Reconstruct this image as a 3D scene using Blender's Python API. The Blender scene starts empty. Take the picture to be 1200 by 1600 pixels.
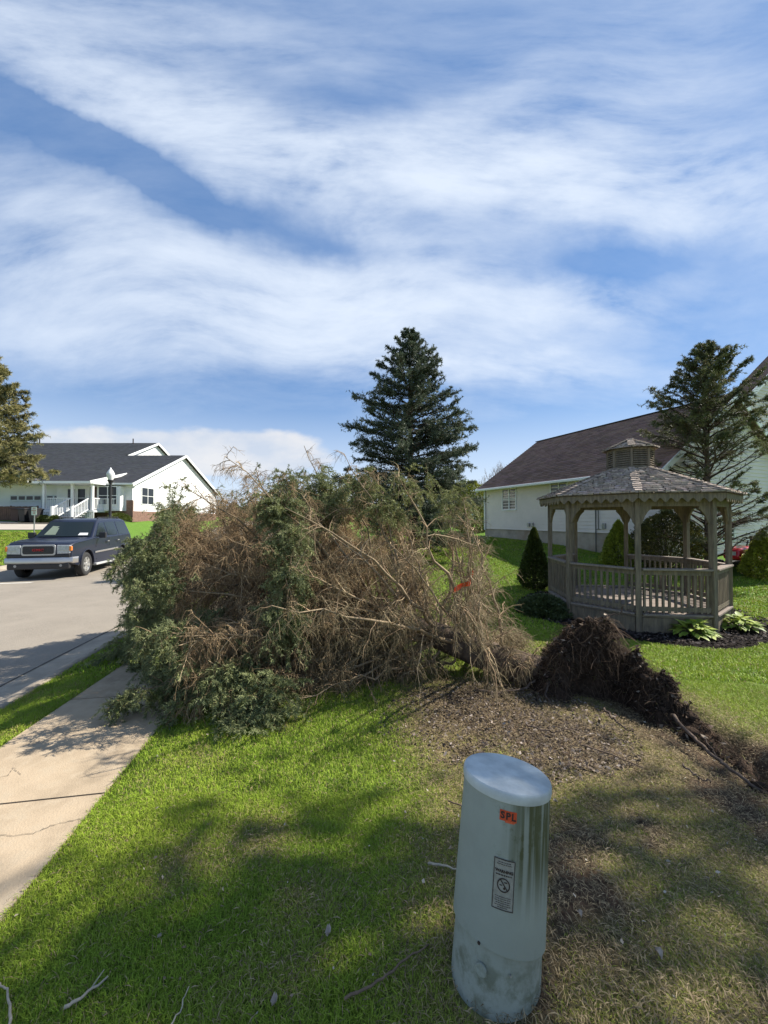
import bpy, bmesh, math, random
import numpy as np
from mathutils import Vector, Matrix, noise as mnoise

rng = np.random.default_rng(11)
random.seed(5)
S = bpy.context.scene
COL = S.collection
R = math.radians

# ------------------------------------------------------------------ camera
cam_d = bpy.data.cameras.new("camera")
cam = bpy.data.objects.new("camera", cam_d)
COL.objects.link(cam)
cam_d.sensor_fit = 'VERTICAL'
cam_d.sensor_height = 36.0
cam_d.sensor_width = 27.0
cam_d.lens = 13.5
cam_d.clip_start = 0.05
cam_d.clip_end = 3000
CAMZ = 1.6
cam.location = (0, 0, CAMZ)
cam.rotation_euler = (R(91.05), 0, 0)
S.camera = cam

# ------------------------------------------------------------------ light
SUN_AZ = R(70)       # measured from +Y (view direction) towards +X (right)
SUN_EL = R(43)
sun_d = bpy.data.lights.new("sun", 'SUN')
sun = bpy.data.objects.new("sun", sun_d)
COL.objects.link(sun)
sun_d.energy = 4.5
sun_d.angle = R(0.55)
sun_d.color = (1.0, 0.94, 0.84)
to_sun = Vector((math.sin(SUN_AZ) * math.cos(SUN_EL), math.cos(SUN_AZ) * math.cos(SUN_EL), math.sin(SUN_EL)))
sun.rotation_euler = to_sun.to_track_quat('Z', 'Y').to_euler()
S.view_settings.view_transform = 'Standard'
S.view_settings.look = 'None'
S.view_settings.gamma = 1.0
S.view_settings.exposure = 0.95

# ------------------------------------------------------------------ sky (world): Nishita + cirrus laid out by direction
def build_world():
    w = bpy.data.worlds.new("World")
    S.world = w
    w.use_nodes = True
    nt = w.node_tree
    N, L = nt.nodes, nt.links
    N.clear()
    def nd(t, **k):
        n = N.new(t)
        for a, b in k.items():
            setattr(n, a, b)
        return n
    def val(sock, v):
        if isinstance(v, (int, float, tuple, list)):
            sock.default_value = v
        else:
            L.new(v, sock)
    def math_(op, a, b=None, clamp=False):
        n = nd('ShaderNodeMath', operation=op, use_clamp=clamp)
        val(n.inputs[0], a)
        if b is not None:
            val(n.inputs[1], b)
        return n.outputs[0]
    out = nd('ShaderNodeOutputWorld')
    bg = nd('ShaderNodeBackground')
    bg.inputs['Strength'].default_value = 0.115
    L.new(bg.outputs[0], out.inputs[0])
    sky = nd('ShaderNodeTexSky', sky_type='NISHITA')
    sky.sun_disc = False
    sky.sun_elevation = SUN_EL
    sky.sun_rotation = SUN_AZ
    sky.air_density = 1.0
    sky.dust_density = 0.08
    sky.ozone_density = 2.6
    tc = nd('ShaderNodeTexCoord')
    sep = nd('ShaderNodeSeparateXYZ')
    L.new(tc.outputs['Generated'], sep.inputs[0])
    X, Y, Z = sep.outputs
    yy = math_('MAXIMUM', Y, 0.08)
    a = math_('DIVIDE', X, yy)
    b = math_('DIVIDE', Z, yy)
    cmb = nd('ShaderNodeCombineXYZ')
    L.new(a, cmb.inputs[0]); L.new(b, cmb.inputs[1])
    chart = cmb.outputs[0]
    # slow warp so that the strokes get ragged, feathered borders
    wn = nd('ShaderNodeTexNoise'); wn.inputs['Scale'].default_value = 2.6; wn.inputs['Detail'].default_value = 5
    wn.inputs['Roughness'].default_value = 0.6
    L.new(chart, wn.inputs['Vector'])
    ws = nd('ShaderNodeVectorMath', operation='SUBTRACT'); L.new(wn.outputs['Color'], ws.inputs[0]); ws.inputs[1].default_value = (.5, .5, .5)
    wm = nd('ShaderNodeVectorMath', operation='SCALE'); L.new(ws.outputs[0], wm.inputs[0]); wm.inputs['Scale'].default_value = 0.20
    wa = nd('ShaderNodeVectorMath', operation='ADD'); L.new(chart, wa.inputs[0]); L.new(wm.outputs[0], wa.inputs[1])
    wch = wa.outputs[0]
    # only a gentle, large-scale bend for the fibres themselves
    wn2 = nd('ShaderNodeTexNoise'); wn2.inputs['Scale'].default_value = 1.1; wn2.inputs['Detail'].default_value = 1
    L.new(chart, wn2.inputs['Vector'])
    ws2 = nd('ShaderNodeVectorMath', operation='SUBTRACT'); L.new(wn2.outputs['Color'], ws2.inputs[0]); ws2.inputs[1].default_value = (.5, .5, .5)
    wm2 = nd('ShaderNodeVectorMath', operation='SCALE'); L.new(ws2.outputs[0], wm2.inputs[0]); wm2.inputs['Scale'].default_value = 0.40
    wa2 = nd('ShaderNodeVectorMath', operation='ADD'); L.new(chart, wa2.inputs[0]); L.new(wm2.outputs[0], wa2.inputs[1])
    sch = wa2.outputs[0]
    def stroke(px, py, ang, ln, wd, amp):
        m = nd('ShaderNodeMapping', vector_type='TEXTURE')
        m.inputs['Location'].default_value = ((px - 600) / 600, (811 - py) / 600, 0)
        m.inputs['Rotation'].default_value = (0, 0, -R(ang))
        m.inputs['Scale'].default_value = (ln / 600, wd / 600, 1)
        L.new(wch, m.inputs['Vector'])
        d = nd('ShaderNodeVectorMath', operation='DOT_PRODUCT')
        L.new(m.outputs[0], d.inputs[0]); L.new(m.outputs[0], d.inputs[1])
        e = math_('POWER', 0.3679, d.outputs['Value'])
        return math_('MULTIPLY', e, amp)
    strokes = [
        (150, 105, 24, 330, 75, .75), (430, 225, 20, 260, 70, .75), (720, 255, 4, 300, 65, .70),
        (1010, 262, 2, 330, 55, .80), (740, 160, -30, 190, 50, .40), (1100, 330, 8, 260, 45, .55), (960, 170, -14, 220, 60, .40), (190, 232, 27, 210, 34, -1.1), (60, 165, 30, 120, 26, -.7), (560, 385, 6, 120, 22, -.4), (930, 405, -8, 170, 36, -.5), (520, 120, 10, 170, 40, -.3),
        (130, 330, 20, 260, 55, .50), (380, 410, 16, 230, 50, .45), (200, 430, 12, 300, 60, .55),
        (330, 500, 9, 380, 60, .70), (560, 455, -8, 230, 60, .75), (760, 470, 6, 200, 65, .85),
        (930, 470, -6, 130, 40, .55), (560, 565, 5, 260, 34, .65), (800, 575, 2, 230, 20, .65),
        (80, 540, 6, 200, 45, .50), (300, 20, 20, 300, 60, .35), (1000, 90, -40, 260, 70, .16), (560, 350, 24, 140, 22, .40),
    ]
    tot = None
    for s in strokes:
        v = stroke(*s)
        tot = v if tot is None else math_('ADD', tot, v)
    # fibrous cirrus texture, stretched along the wind, two directions
    def fibre(ang, sc, stretch, detail=9, rough=.62, dist=.5):
        m = nd('ShaderNodeMapping')
        m.inputs['Rotation'].default_value = (0, 0, R(ang))
        m.inputs['Scale'].default_value = (sc, sc * stretch, 1)
        L.new(sch, m.inputs['Vector'])
        n = nd('ShaderNodeTexNoise')
        n.inputs['Scale'].default_value = 1.0
        n.inputs['Detail'].default_value = detail
        n.inputs['Roughness'].default_value = rough
        n.inputs['Distortion'].default_value = dist
        L.new(m.outputs[0], n.inputs['Vector'])
        return n.outputs['Fac']
    f1 = fibre(26, 1.5, 3.2, 12, .60, 0)
    f2 = fibre(-38, 1.8, 2.8, 12, .60, 0)
    f3 = fibre(16, 3.6, 3.8, 12, .64, 0)
    f = math_('ADD', math_('ADD', math_('MULTIPLY', f1, .40), math_('MULTIPLY', f2, .35)), math_('MULTIPLY', f3, .25))
    fr = nd('ShaderNodeMapRange'); fr.inputs['From Min'].default_value = .37; fr.inputs['From Max'].default_value = .66
    fr.inputs['To Min'].default_value = .08; fr.inputs['To Max'].default_value = 1.75
    L.new(f, fr.inputs['Value'])
    tot = math_('MAXIMUM', tot, -.12)
    dens = math_('MULTIPLY', tot, fr.outputs[0])
    veil = math_('MULTIPLY', fr.outputs[0], .24)
    dens = math_('ADD', dens, veil)
    dens = math_('SUBTRACT', 1.0, math_('POWER', 0.3679, math_('MAXIMUM', math_('MULTIPLY', dens, 1.0), 0)))
    # pale haze that thickens towards the horizon
    hz = nd('ShaderNodeMapRange', interpolation_type='SMOOTHSTEP')
    hz.inputs['From Min'].default_value = .02; hz.inputs['From Max'].default_value = .36
    hz.inputs['To Min'].default_value = .72; hz.inputs['To Max'].default_value = 0
    L.new(Z, hz.inputs['Value'])
    dens = math_('MAXIMUM', dens, hz.outputs[0])
    dens = math_('MINIMUM', dens, .86)
    mix = nd('ShaderNodeMix', data_type='RGBA')
    L.new(dens, mix.inputs['Factor'])
    tint = nd('ShaderNodeVectorMath', operation='MULTIPLY'); L.new(sky.outputs[0], tint.inputs[0]); tint.inputs[1].default_value = (.54, .66, .74)
    even = nd('ShaderNodeMix', data_type='RGBA'); even.inputs['Factor'].default_value = .55; L.new(tint.outputs[0], even.inputs['A']); even.inputs['B'].default_value = (.52, 1.22, 2.7, 1)
    L.new(even.outputs['Result'], mix.inputs['A'])
    mix.inputs['B'].default_value = (4.0, 4.4, 4.95, 1)
    # low cumulus bank above the left horizon
    cu = nd('ShaderNodeTexNoise'); cu.inputs['Scale'].default_value = 7.0; cu.inputs['Detail'].default_value = 8; cu.inputs['Roughness'].default_value = .52
    mcu = nd('ShaderNodeMapping'); mcu.inputs['Scale'].default_value = (.8, 1.7, 1); L.new(chart, mcu.inputs['Vector']); L.new(mcu.outputs[0], cu.inputs['Vector'])
    def gauss(px, py, ln, wd):
        m = nd('ShaderNodeMapping', vector_type='TEXTURE')
        m.inputs['Location'].default_value = ((px - 600) / 600, (811 - py) / 600, 0)
        m.inputs['Scale'].default_value = (ln / 600, wd / 600, 1)
        L.new(chart, m.inputs['Vector'])
        d = nd('ShaderNodeVectorMath', operation='DOT_PRODUCT')
        L.new(m.outputs[0], d.inputs[0]); L.new(m.outputs[0], d.inputs[1])
        return math_('POWER', 0.3679, d.outputs['Value'])
    env = math_('ADD', gauss(390, 700, 120, 34), math_('ADD', gauss(140, 690, 200, 30), gauss(300, 725, 260, 22)))
    cs = math_('ADD', env, math_('MULTIPLY', cu.outputs['Fac'], 1.25))
    cr = nd('ShaderNodeMapRange', interpolation_type='SMOOTHSTEP')
    cr.inputs['From Min'].default_value = 1.08; cr.inputs['From Max'].default_value = 1.45
    L.new(cs, cr.inputs['Value'])
    front = math_('GREATER_THAN', Y, .1)
    cfac = math_('MULTIPLY', math_('MULTIPLY', cr.outputs[0], .8), front)
    cs2 = nd('ShaderNodeMapRange'); cs2.inputs['From Min'].default_value = .4; cs2.inputs['From Max'].default_value = .62
    L.new(cu.outputs['Fac'], cs2.inputs['Value'])
    cc = nd('ShaderNodeMix', data_type='RGBA'); L.new(cs2.outputs[0], cc.inputs['Factor'])
    cc.inputs['A'].default_value = (3.0, 3.3, 3.8, 1); cc.inputs['B'].default_value = (4.1, 4.05, 4.05, 1)
    mix2 = nd('ShaderNodeMix', data_type='RGBA')
    L.new(cfac, mix2.inputs['Factor']); L.new(mix.outputs['Result'], mix2.inputs['A']); L.new(cc.outputs['Result'], mix2.inputs['B'])
    L.new(mix2.outputs['Result'], bg.inputs['Color'])
build_world()

# ------------------------------------------------------------------ object helpers
def link(o, parent=None):
    COL.objects.link(o)
    if parent is not None:
        o.parent = parent
    return o

def tag(o, label=None, cat=None, group=None, kind=None):
    if label: o["label"] = label
    if cat: o["category"] = cat
    if group: o["group"] = group
    if kind: o["kind"] = kind
    return o

def thing(name, label, cat, loc=(0, 0, 0), rz=0.0, group=None):
    o = bpy.data.objects.new(name, None)
    o.empty_display_size = .2
    COL.objects.link(o)
    o.location = loc
    o.rotation_euler = (0, 0, rz)
    return tag(o, label, cat, group)

def np_mesh(name, V, F, mat=None, parent=None, col=None, smooth=False, flat=False):
    """V (n,3); F (m,3|4) array or list of such arrays; col (n,3) vertex colours of the thing itself."""
    if not isinstance(F, list):
        F = [F]
    me = bpy.data.meshes.new(name)
    V = np.asarray(V, dtype=np.float32)
    me.vertices.add(len(V))
    me.vertices.foreach_set('co', V.ravel())
    loops = np.concatenate([f.ravel() for f in F]).astype(np.int32)
    sizes = np.concatenate([np.full(len(f), f.shape[1], dtype=np.int32) for f in F])
    starts = np.concatenate([[0], np.cumsum(sizes)[:-1]]).astype(np.int32)
    me.loops.add(len(loops))
    me.loops.foreach_set('vertex_index', loops)
    me.polygons.add(len(sizes))
    me.polygons.foreach_set('loop_start', starts)
    if flat:
        me.polygons.foreach_set('use_smooth', np.zeros(len(sizes), dtype=bool))
    if smooth:
        me.polygons.foreach_set('use_smooth', np.ones(len(sizes), dtype=bool))
    if col is not None:
        at = me.attributes.new('Col', 'FLOAT_COLOR', 'POINT')
        c4 = np.ones((len(V), 4), dtype=np.float32)
        c4[:, :3] = col
        at.data.foreach_set('color', c4.ravel())
    me.update(calc_edges=True)
    o = bpy.data.objects.new(name, me)
    link(o, parent)
    if mat: me.materials.append(mat)
    return o

class MB:
    def __init__(self):
        self.v = []; self.f = []; self.c = []
    def add(self, vs, fs, col=None):
        n = len(self.v)
        self.v += [tuple(p) for p in vs]
        self.f += [tuple(i + n for i in q) for q in fs]
        if col is not None:
            self.c += [col] * len(vs)
        return self
    def box(self, c, s, rz=0.0, col=None, M=None):
        hx, hy, hz = s[0] / 2, s[1] / 2, s[2] / 2
        co, si = math.cos(rz), math.sin(rz)
        vs = []
        for dz in (-hz, hz):
            for dx, dy in ((-hx, -hy), (hx, -hy), (hx, hy), (-hx, hy)):
                if M is not None:
                    p = M @ Vector((dx, dy, dz))
                    vs.append((c[0] + p.x, c[1] + p.y, c[2] + p.z))
                else:
                    vs.append((c[0] + dx * co - dy * si, c[1] + dx * si + dy * co, c[2] + dz))
        return self.add(vs, [(0, 3, 2, 1), (4, 5, 6, 7), (0, 1, 5, 4), (1, 2, 6, 5), (2, 3, 7, 6), (3, 0, 4, 7)], col)
    def beam(self, a, b, w, h, up=(0, 0, 1), col=None):
        a = Vector(a); b = Vector(b)
        d = (b - a).normalized(); u = Vector(up)
        s = d.cross(u)
        if s.length < 1e-4: s = d.cross(Vector((1, 0, 0)))
        s.normalize(); u = s.cross(d).normalized()
        vs = []
        for p in (a, b):
            for i, j in ((-1, -1), (1, -1), (1, 1), (-1, 1)):
                vs.append(p + s * (i * w / 2) + u * (j * h / 2))
        return self.add(vs, [(3, 2, 1, 0), (4, 5, 6, 7), (0, 1, 5, 4), (1, 2, 6, 5), (2, 3, 7, 6), (3, 0, 4, 7)], col)
    def tube(self, pts, rad, n=8, cap=True, col=None):
        pts = [Vector(p) for p in pts]
        if not hasattr(rad, '__len__'): rad = [rad] * len(pts)
        vs = []; fs = []
        u = None
        for i, p in enumerate(pts):
            d = (pts[min(i + 1, len(pts) - 1)] - pts[max(i - 1, 0)])
            if d.length < 1e-9: d = Vector((0, 0, 1))
            d.normalize()
            if u is None:
                u = d.cross(Vector((0, 0, 1)))
                if u.length < 1e-3: u = d.cross(Vector((1, 0, 0)))
            u = (u - d * u.dot(d)).normalized()
            w = d.cross(u)
            for k in range(n):
                a = 2 * math.pi * k / n
                vs.append(p + (u * math.cos(a) + w * math.sin(a)) * rad[i])
        for i in range(len(pts) - 1):
            for k in range(n):
                k2 = (k + 1) % n
                fs.append((i * n + k, i * n + k2, (i + 1) * n + k2, (i + 1) * n + k))
        if cap:
            fs.append(tuple(range(n - 1, -1, -1)))
            fs.append(tuple((len(pts) - 1) * n + k for k in range(n)))
        return self.add(vs, fs, col)
    def lathe(self, prof, n=32, c=(0, 0, 0), col=None):
        vs = []; fs = []
        for r, z in prof:
            for k in range(n):
                a = 2 * math.pi * k / n
                vs.append((c[0] + r * math.cos(a), c[1] + r * math.sin(a), c[2] + z))
        for i in range(len(prof) - 1):
            for k in range(n):
                k2 = (k + 1) % n
                fs.append((i * n + k, i * n + k2, (i + 1) * n + k2, (i + 1) * n + k))
        fs.append(tuple(range(n - 1, -1, -1)))
        fs.append(tuple((len(prof) - 1) * n + k for k in range(n)))
        return self.add(vs, fs, col)
    def prism(self, poly, O, U, W, T, col=None):
        """polygon (u,w) in the plane O + u*U + w*W, extruded by vector T"""
        O, U, W, T = Vector(O), Vector(U), Vector(W), Vector(T)
        n = len(poly)
        vs = [O + U * a + W * b for a, b in poly] + [O + U * a + W * b + T for a, b in poly]
        fs = [tuple(range(n - 1, -1, -1)), tuple(range(n, 2 * n))]
        for i in range(n):
            j = (i + 1) % n
            fs.append((i, j, n + j, n + i))
        return self.add(vs, fs, col)
    def build(self, name, mat, parent=None, smooth=False, bevel=0, seg=2, auto=None):
        me = bpy.data.meshes.new(name)
        me.from_pydata([tuple(p) for p in self.v], [], self.f)
        if self.c and len(self.c) == len(self.v):
            at = me.attributes.new('Col', 'FLOAT_COLOR', 'POINT')
            at.data.foreach_set('color', np.array([(c[0], c[1], c[2], 1) for c in self.c], dtype=np.float32).ravel())
        bm = bmesh.new(); bm.from_mesh(me)
        bmesh.ops.recalc_face_normals(bm, faces=bm.faces)
        bm.to_mesh(me); bm.free()
        if smooth:
            for p in me.polygons: p.use_smooth = True
            if auto: me.set_sharp_from_angle(angle=R(auto))
        o = bpy.data.objects.new(name, me)
        link(o, parent)
        if mat: me.materials.append(mat)
        if bevel:
            m = o.modifiers.new('bevel', 'BEVEL'); m.width = bevel; m.segments = seg; m.limit_method = 'ANGLE'; m.angle_limit = R(35)
        return o

def text_mesh(txt, size, depth=0.0, bold=0.0, spacing=1.0):
    cu = bpy.data.curves.new('lettering', 'FONT')
    cu.body = txt; cu.size = size; cu.align_x = 'CENTER'; cu.align_y = 'CENTER'
    cu.extrude = depth; cu.offset = bold; cu.space_character = spacing; cu.resolution_u = 3
    o = bpy.data.objects.new('lettering', cu)
    COL.objects.link(o)
    dg = bpy.context.evaluated_depsgraph_get()
    me = bpy.data.meshes.new_from_object(o.evaluated_get(dg))
    vs = [tuple(v.co) for v in me.vertices]; fs = [tuple(p.vertices) for p in me.polygons]
    bpy.data.objects.remove(o); bpy.data.curves.remove(cu); bpy.data.meshes.remove(me)
    return vs, fs

# ------------------------------------------------------------------ materials
def mat(name, col, rough=.75, var=.0, scale=6.0, bump=0.0, bscale=40.0, metal=0.0, attr=False, trans=0.0, spec=.5,
        coat=0.0, var2=None, stretch=(1, 1, 1), emis=None, detail=6, upn=0.0):
    m = bpy.data.materials.new(name)
    m.use_nodes = True
    nt = m.node_tree; N, L = nt.nodes, nt.links
    p = N['Principled BSDF']
    p.inputs['Roughness'].default_value = rough
    p.inputs['Metallic'].default_value = metal
    p.inputs['Specular IOR Level'].default_value = spec
    p.inputs['Coat Weight'].default_value = coat
    tc = N.new('ShaderNodeTexCoord')
    mp = N.new('ShaderNodeMapping'); mp.inputs['Scale'].default_value = stretch
    L.new(tc.outputs['Object'], mp.inputs['Vector'])
    if attr:
        a = N.new('ShaderNodeAttribute'); a.attribute_name = 'Col'
        src = a.outputs['Color']
    else:
        rgb = N.new('ShaderNodeRGB'); rgb.outputs[0].default_value = (*col, 1)
        src = rgb.outputs[0]
    if var > 0:
        n = N.new('ShaderNodeTexNoise'); n.inputs['Scale'].default_value = scale; n.inputs['Detail'].default_value = detail
        n.inputs['Roughness'].default_value = .62
        L.new(mp.outputs[0], n.inputs['Vector'])
        mr = N.new('ShaderNodeMapRange'); mr.inputs['From Min'].default_value = .3; mr.inputs['From Max'].default_value = .7
        mr.inputs['To Min'].default_value = 1 - var; mr.inputs['To Max'].default_value = 1 + var
        L.new(n.outputs['Fac'], mr.inputs['Value'])
        vm = N.new('ShaderNodeVectorMath'); vm.operation = 'SCALE'
        L.new(src, vm.inputs[0]); L.new(mr.outputs[0], vm.inputs['Scale'])
        src = vm.outputs[0]
        if var2 is not None:     # second colour in patches (stain, moss, rust...)
            c2, sc2, lo, hi = var2
            n2 = N.new('ShaderNodeTexNoise'); n2.inputs['Scale'].default_value = sc2; n2.inputs['Detail'].default_value = 7
            L.new(mp.outputs[0], n2.inputs['Vector'])
            m2 = N.new('ShaderNodeMapRange'); m2.inputs['From Min'].default_value = lo; m2.inputs['From Max'].default_value = hi
            L.new(n2.outputs['Fac'], m2.inputs['Value'])
            mx = N.new('ShaderNodeMix'); mx.data_type = 'RGBA'
            L.new(m2.outputs[0], mx.inputs['Factor']); L.new(src, mx.inputs['A']); mx.inputs['B'].default_value = (*c2, 1)
            src = mx.outputs['Result']
    L.new(src, p.inputs['Base Color'])
    if bump > 0:
        nb = N.new('ShaderNodeTexNoise'); nb.inputs['Scale'].default_value = bscale; nb.inputs['Detail'].default_value = 5
        L.new(mp.outputs[0], nb.inputs['Vector'])
        b = N.new('ShaderNodeBump'); b.inputs['Strength'].default_value = bump; b.inputs['Distance'].default_value = .02
        L.new(nb.outputs['Fac'], b.inputs['Height']); L.new(b.outputs[0], p.inputs['Normal'])
    if emis:
        p.inputs['Emission Color'].default_value = (*emis[0], 1); p.inputs['Emission Strength'].default_value = emis[1]
    if upn:     # grass blades shade like the turf they make up
        gm = N.new('ShaderNodeNewGeometry'); ml = N.new('ShaderNodeVectorMath'); ml.operation = 'ADD'; ml.inputs[1].default_value = (0, 0, upn)
        L.new(gm.outputs['Normal'], ml.inputs[0]); nn = N.new('ShaderNodeVectorMath'); nn.operation = 'NORMALIZE'; L.new(ml.outputs[0], nn.inputs[0])
        L.new(nn.outputs[0], p.inputs['Normal'])
    if trans > 0:
        t = N.new('ShaderNodeBsdfTranslucent'); L.new(src, t.inputs['Color'])
        ms = N.new('ShaderNodeMixShader'); ms.inputs[0].default_value = trans
        L.new(p.outputs[0], ms.inputs[1]); L.new(t.outputs[0], ms.inputs[2])
        L.new(ms.outputs[0], N['Material Output'].inputs['Surface'])
    return m

M = {}
M['needle'] = mat('spruce_needles', (.06, .09, .04), .6, attr=True, trans=.22, spec=.3)
M['twig'] = mat('twig_bark', (.16, .11, .07), .9, attr=True, spec=.15)
M['bark'] = mat('spruce_bark', (.12, .09, .07), .95, var=.45, scale=14, bump=.9, bscale=30, spec=.1, stretch=(1, 1, .4))
M['limb'] = mat('limb_bark', (.29, .22, .14), .9, var=.4, scale=9, bump=.3, bscale=60, spec=.15)
M['soil'] = mat('root_soil', (.05, .035, .025), 1.0, var=.6, scale=14, bump=1.0, bscale=45, spec=.05, var2=((.02, .012, .008), 5, .5, .7))
M['grass'] = mat('grass_blades', (.1, .2, .03), .65, attr=True, trans=.25, spec=.2, upn=1.6)
M['leaf'] = mat('dry_leaves', (.3, .25, .18), .8, attr=True, spec=.2)
M['green_leaf'] = mat('green_leaves', (.15, .3, .04), .5, attr=True, trans=.3)
M['lawn'] = mat('lawn_soil', (.06, .08, .03), 1.0, attr=True, var=.45, scale=30, bump=.8, bscale=60, spec=.05)
M['white'] = mat('white_paint', (.80, .80, .78), .5, var=.04, scale=3)
M['glass'] = mat('window_glass', (.018, .022, .027), .10, spec=.35)
M['black'] = mat('black_plastic', (.02, .02, .022), .5)
M['rubber'] = mat('tyre_rubber', (.025, .025, .025), .85, var=.2, scale=20)
M['chrome'] = mat('chrome', (.50, .48, .46), .30, metal=.75, var=.05, scale=8)
M['steel'] = mat('galvanised_steel', (.35, .35, .34), .5, metal=.6, var=.15)
M['fence_wood'] = mat('brown_boards', (.11, .065, .045), .9, var=.3, scale=5)

# ------------------------------------------------------------------ terrain height
RO = np.array([-4.5, 5.4]); RD = np.array([-.16, .987]); RN = np.array([-.987, -.16])
U_CURB, U_FAR = -.62, 8.3
def road_u(x, y): return (x - RO[0]) * RN[0] + (y - RO[1]) * RN[1]
def road_v(x, y): return (x - RO[0]) * RD[0] + (y - RO[1]) * RD[1]
SO = np.array([-1.72, 2.6]); SD = np.array([-.165, .986]); SN = np.array([-.986, -.165]); SW = 1.03
_WALK = None
def walk_v(x, y): return (x - SO[0]) * SD[0] + (y - SO[1]) * SD[1]
def walk_u(x, y): return (x - SO[0]) * SN[0] + (y - SO[1]) * SN[1]
CP = np.array([
    (0, 0, 0), (0, 2, 0), (.36, 1.2, .19), (2, 2, 0), (-2, 2, 0), (-2, 0, 0), (3, 0, 0), (-3, 4, -.08), (-1, 4, -.05), (0, 5, -.13), (1.5, 4, -.06), (3, 4, -.18),
    (5, 3, -.12), (4.5, 6, -.47), (5.6, 7.1, -.56), (5.6, 8.7, -.56), (4.1, 8.7, -.56), (7.2, 8.7, -.54), (7.7, 7.2, -.5), (9, 10.5, -.33), (2, 8, -.42), (-2, 8, -.33),
    (2, 12, -.3), (5.5, 12, -.36), (8.2, 16.2, .36), (5.8, 22, .6), (3, 18, .3), (0, 16, 0), (0, 25, .5), (-4, 14, -.3), (12, 13, .1), (14, 9, 0), (10, 5, -.2),
    (0, 45, 1.2), (14, 45, 1.4), (-14, 45, 1.6), (25, 20, .6), (25, 0, 0), (-3, -4, 0), (4, -4, 0), (-3.6, 6, -.2), (-5, 10, -.28), (10, -6, 0), (-3, 20, .1)], dtype=float)
def _phi(r): return np.where(r > 1e-9, r * r * np.log(np.maximum(r, 1e-9)), 0)
def _fit():
    P = CP[:, :2]; n = len(P)
    A = np.zeros((n + 3, n + 3))
    A[:n, :n] = _phi(np.linalg.norm(P[:, None] - P[None], axis=2)) + np.eye(n) * .02
    A[:n, n] = 1; A[:n, n + 1:] = P; A[n, :n] = 1; A[n + 1:, :n] = P.T
    return np.linalg.solve(A, np.concatenate([CP[:, 2], [0, 0, 0]]))
_W = _fit()
def _sm(t): t = np.clip(t, 0, 1); return t * t * (3 - 2 * t)
CREST = np.array([(1.54, 3.76, .08), (1.74, 3.80, .46), (1.95, 3.88, .67), (2.12, 3.9, .66), (2.27, 3.58, .43), (2.41, 3.1, .20), (2.38, 2.7, .075), (2.28, 2.25, .04), (2.2, 1.9, .0)])
def seg_d(x, y, a, b):
    ax, ay = a[:2]; bx, by = b[:2]
    t = np.clip(((x - ax) * (bx - ax) + (y - ay) * (by - ay)) / ((bx - ax) ** 2 + (by - ay) ** 2), 0, 1)
    return np.hypot(x - ax - t * (bx - ax), y - ay - t * (by - ay)), t
def road_z(y):
    return np.where(y < 14, -.30 - .10 * _sm((y - 4) / 9), -.40 + (y - 14) * .035)
def H(x, y):
    x = np.atleast_1d(np.asarray(x, float)); y = np.atleast_1d(np.asarray(y, float))
    P = CP[:, :2]
    out = np.full(x.shape, _W[len(P)]) + _W[len(P) + 1] * x + _W[len(P) + 2] * y
    for i in range(len(P)):
        out = out + _W[i] * _phi(np.hypot(x - P[i, 0], y - P[i, 1]))
    far = _sm((np.hypot(x, y - 15) - 38) / 30)
    out = out * (1 - far) + 1.2 * far
    u = road_u(x, y)
    rz = road_z(np.clip(y, -20, 60))
    k = _sm((u + 1.9) / (1.9 + U_CURB))             # lawn runs down to the kerb
    right = out * (1 - k) + (rz + .11) * k
    lb = np.interp(y, [-60, 12, 15, 21, 26, 31, 34, 60], [-.2, -.2, -.15, .66, 1.05, 1.5, 1.62, 1.9])
    kl = _sm((u - U_FAR - .15) / 2.2)
    left = (rz + .1) * (1 - kl) + lb * kl
    z = np.where(u > U_FAR, left, np.where(u > U_CURB, rz, right))
    if _WALK is not None:      # the lawn meets the pavement flush
        wu = walk_u(x, y); wv = walk_v(x, y)
        out_d = np.maximum(np.maximum(-wu, wu - SW), 0)
        kw = (1 - _sm(out_d / .55)) * (1 - _sm((np.abs(wv) - 9) / 3))
        z = z * (1 - kw) + np.polyval(_WALK, wv) * kw
    # torn trench right of the root plate
    d, t = seg_d(x, y, (2.62, 3.7), (2.52, 2.1))
    z = z - .20 * np.exp(-(d / .15) ** 2)
    return z
_v = np.linspace(-8, 12, 60)
_WALK = np.polyfit(_v, H(SO[0] + SN[0] * SW / 2 + SD[0] * _v, SO[1] + SN[1] * SW / 2 + SD[1] * _v), 3)
def h1(x, y): return float(H(x, y)[0])
# ------------------------------------------------------------------ numpy noise
def vnoise(x, y, seed=0):
    xi = np.floor(x).astype(np.int64); yi = np.floor(y).astype(np.int64)
    xf = x - xi; yf = y - yi
    def h(a, b):
        n = (a * 374761393 + b * 668265263 + seed * 974711) & 0x7fffffff
        n = ((n ^ (n >> 13)) * 1274126177) & 0x7fffffff
        return ((n ^ (n >> 16)) & 0xffff) / 65535.0
    u = xf * xf * (3 - 2 * xf); v = yf * yf * (3 - 2 * yf)
    return (h(xi, yi) * (1 - u) + h(xi + 1, yi) * u) * (1 - v) + (h(xi, yi + 1) * (1 - u) + h(xi + 1, yi + 1) * u) * v
def fbm(x, y, seed=0, oct=4):
    s = 0; a = .5; t = 0
    for i in range(oct):
        s = s + a * vnoise(x * 2 ** i, y * 2 ** i, seed + i * 17); t += a; a *= .55
    return s / t

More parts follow.
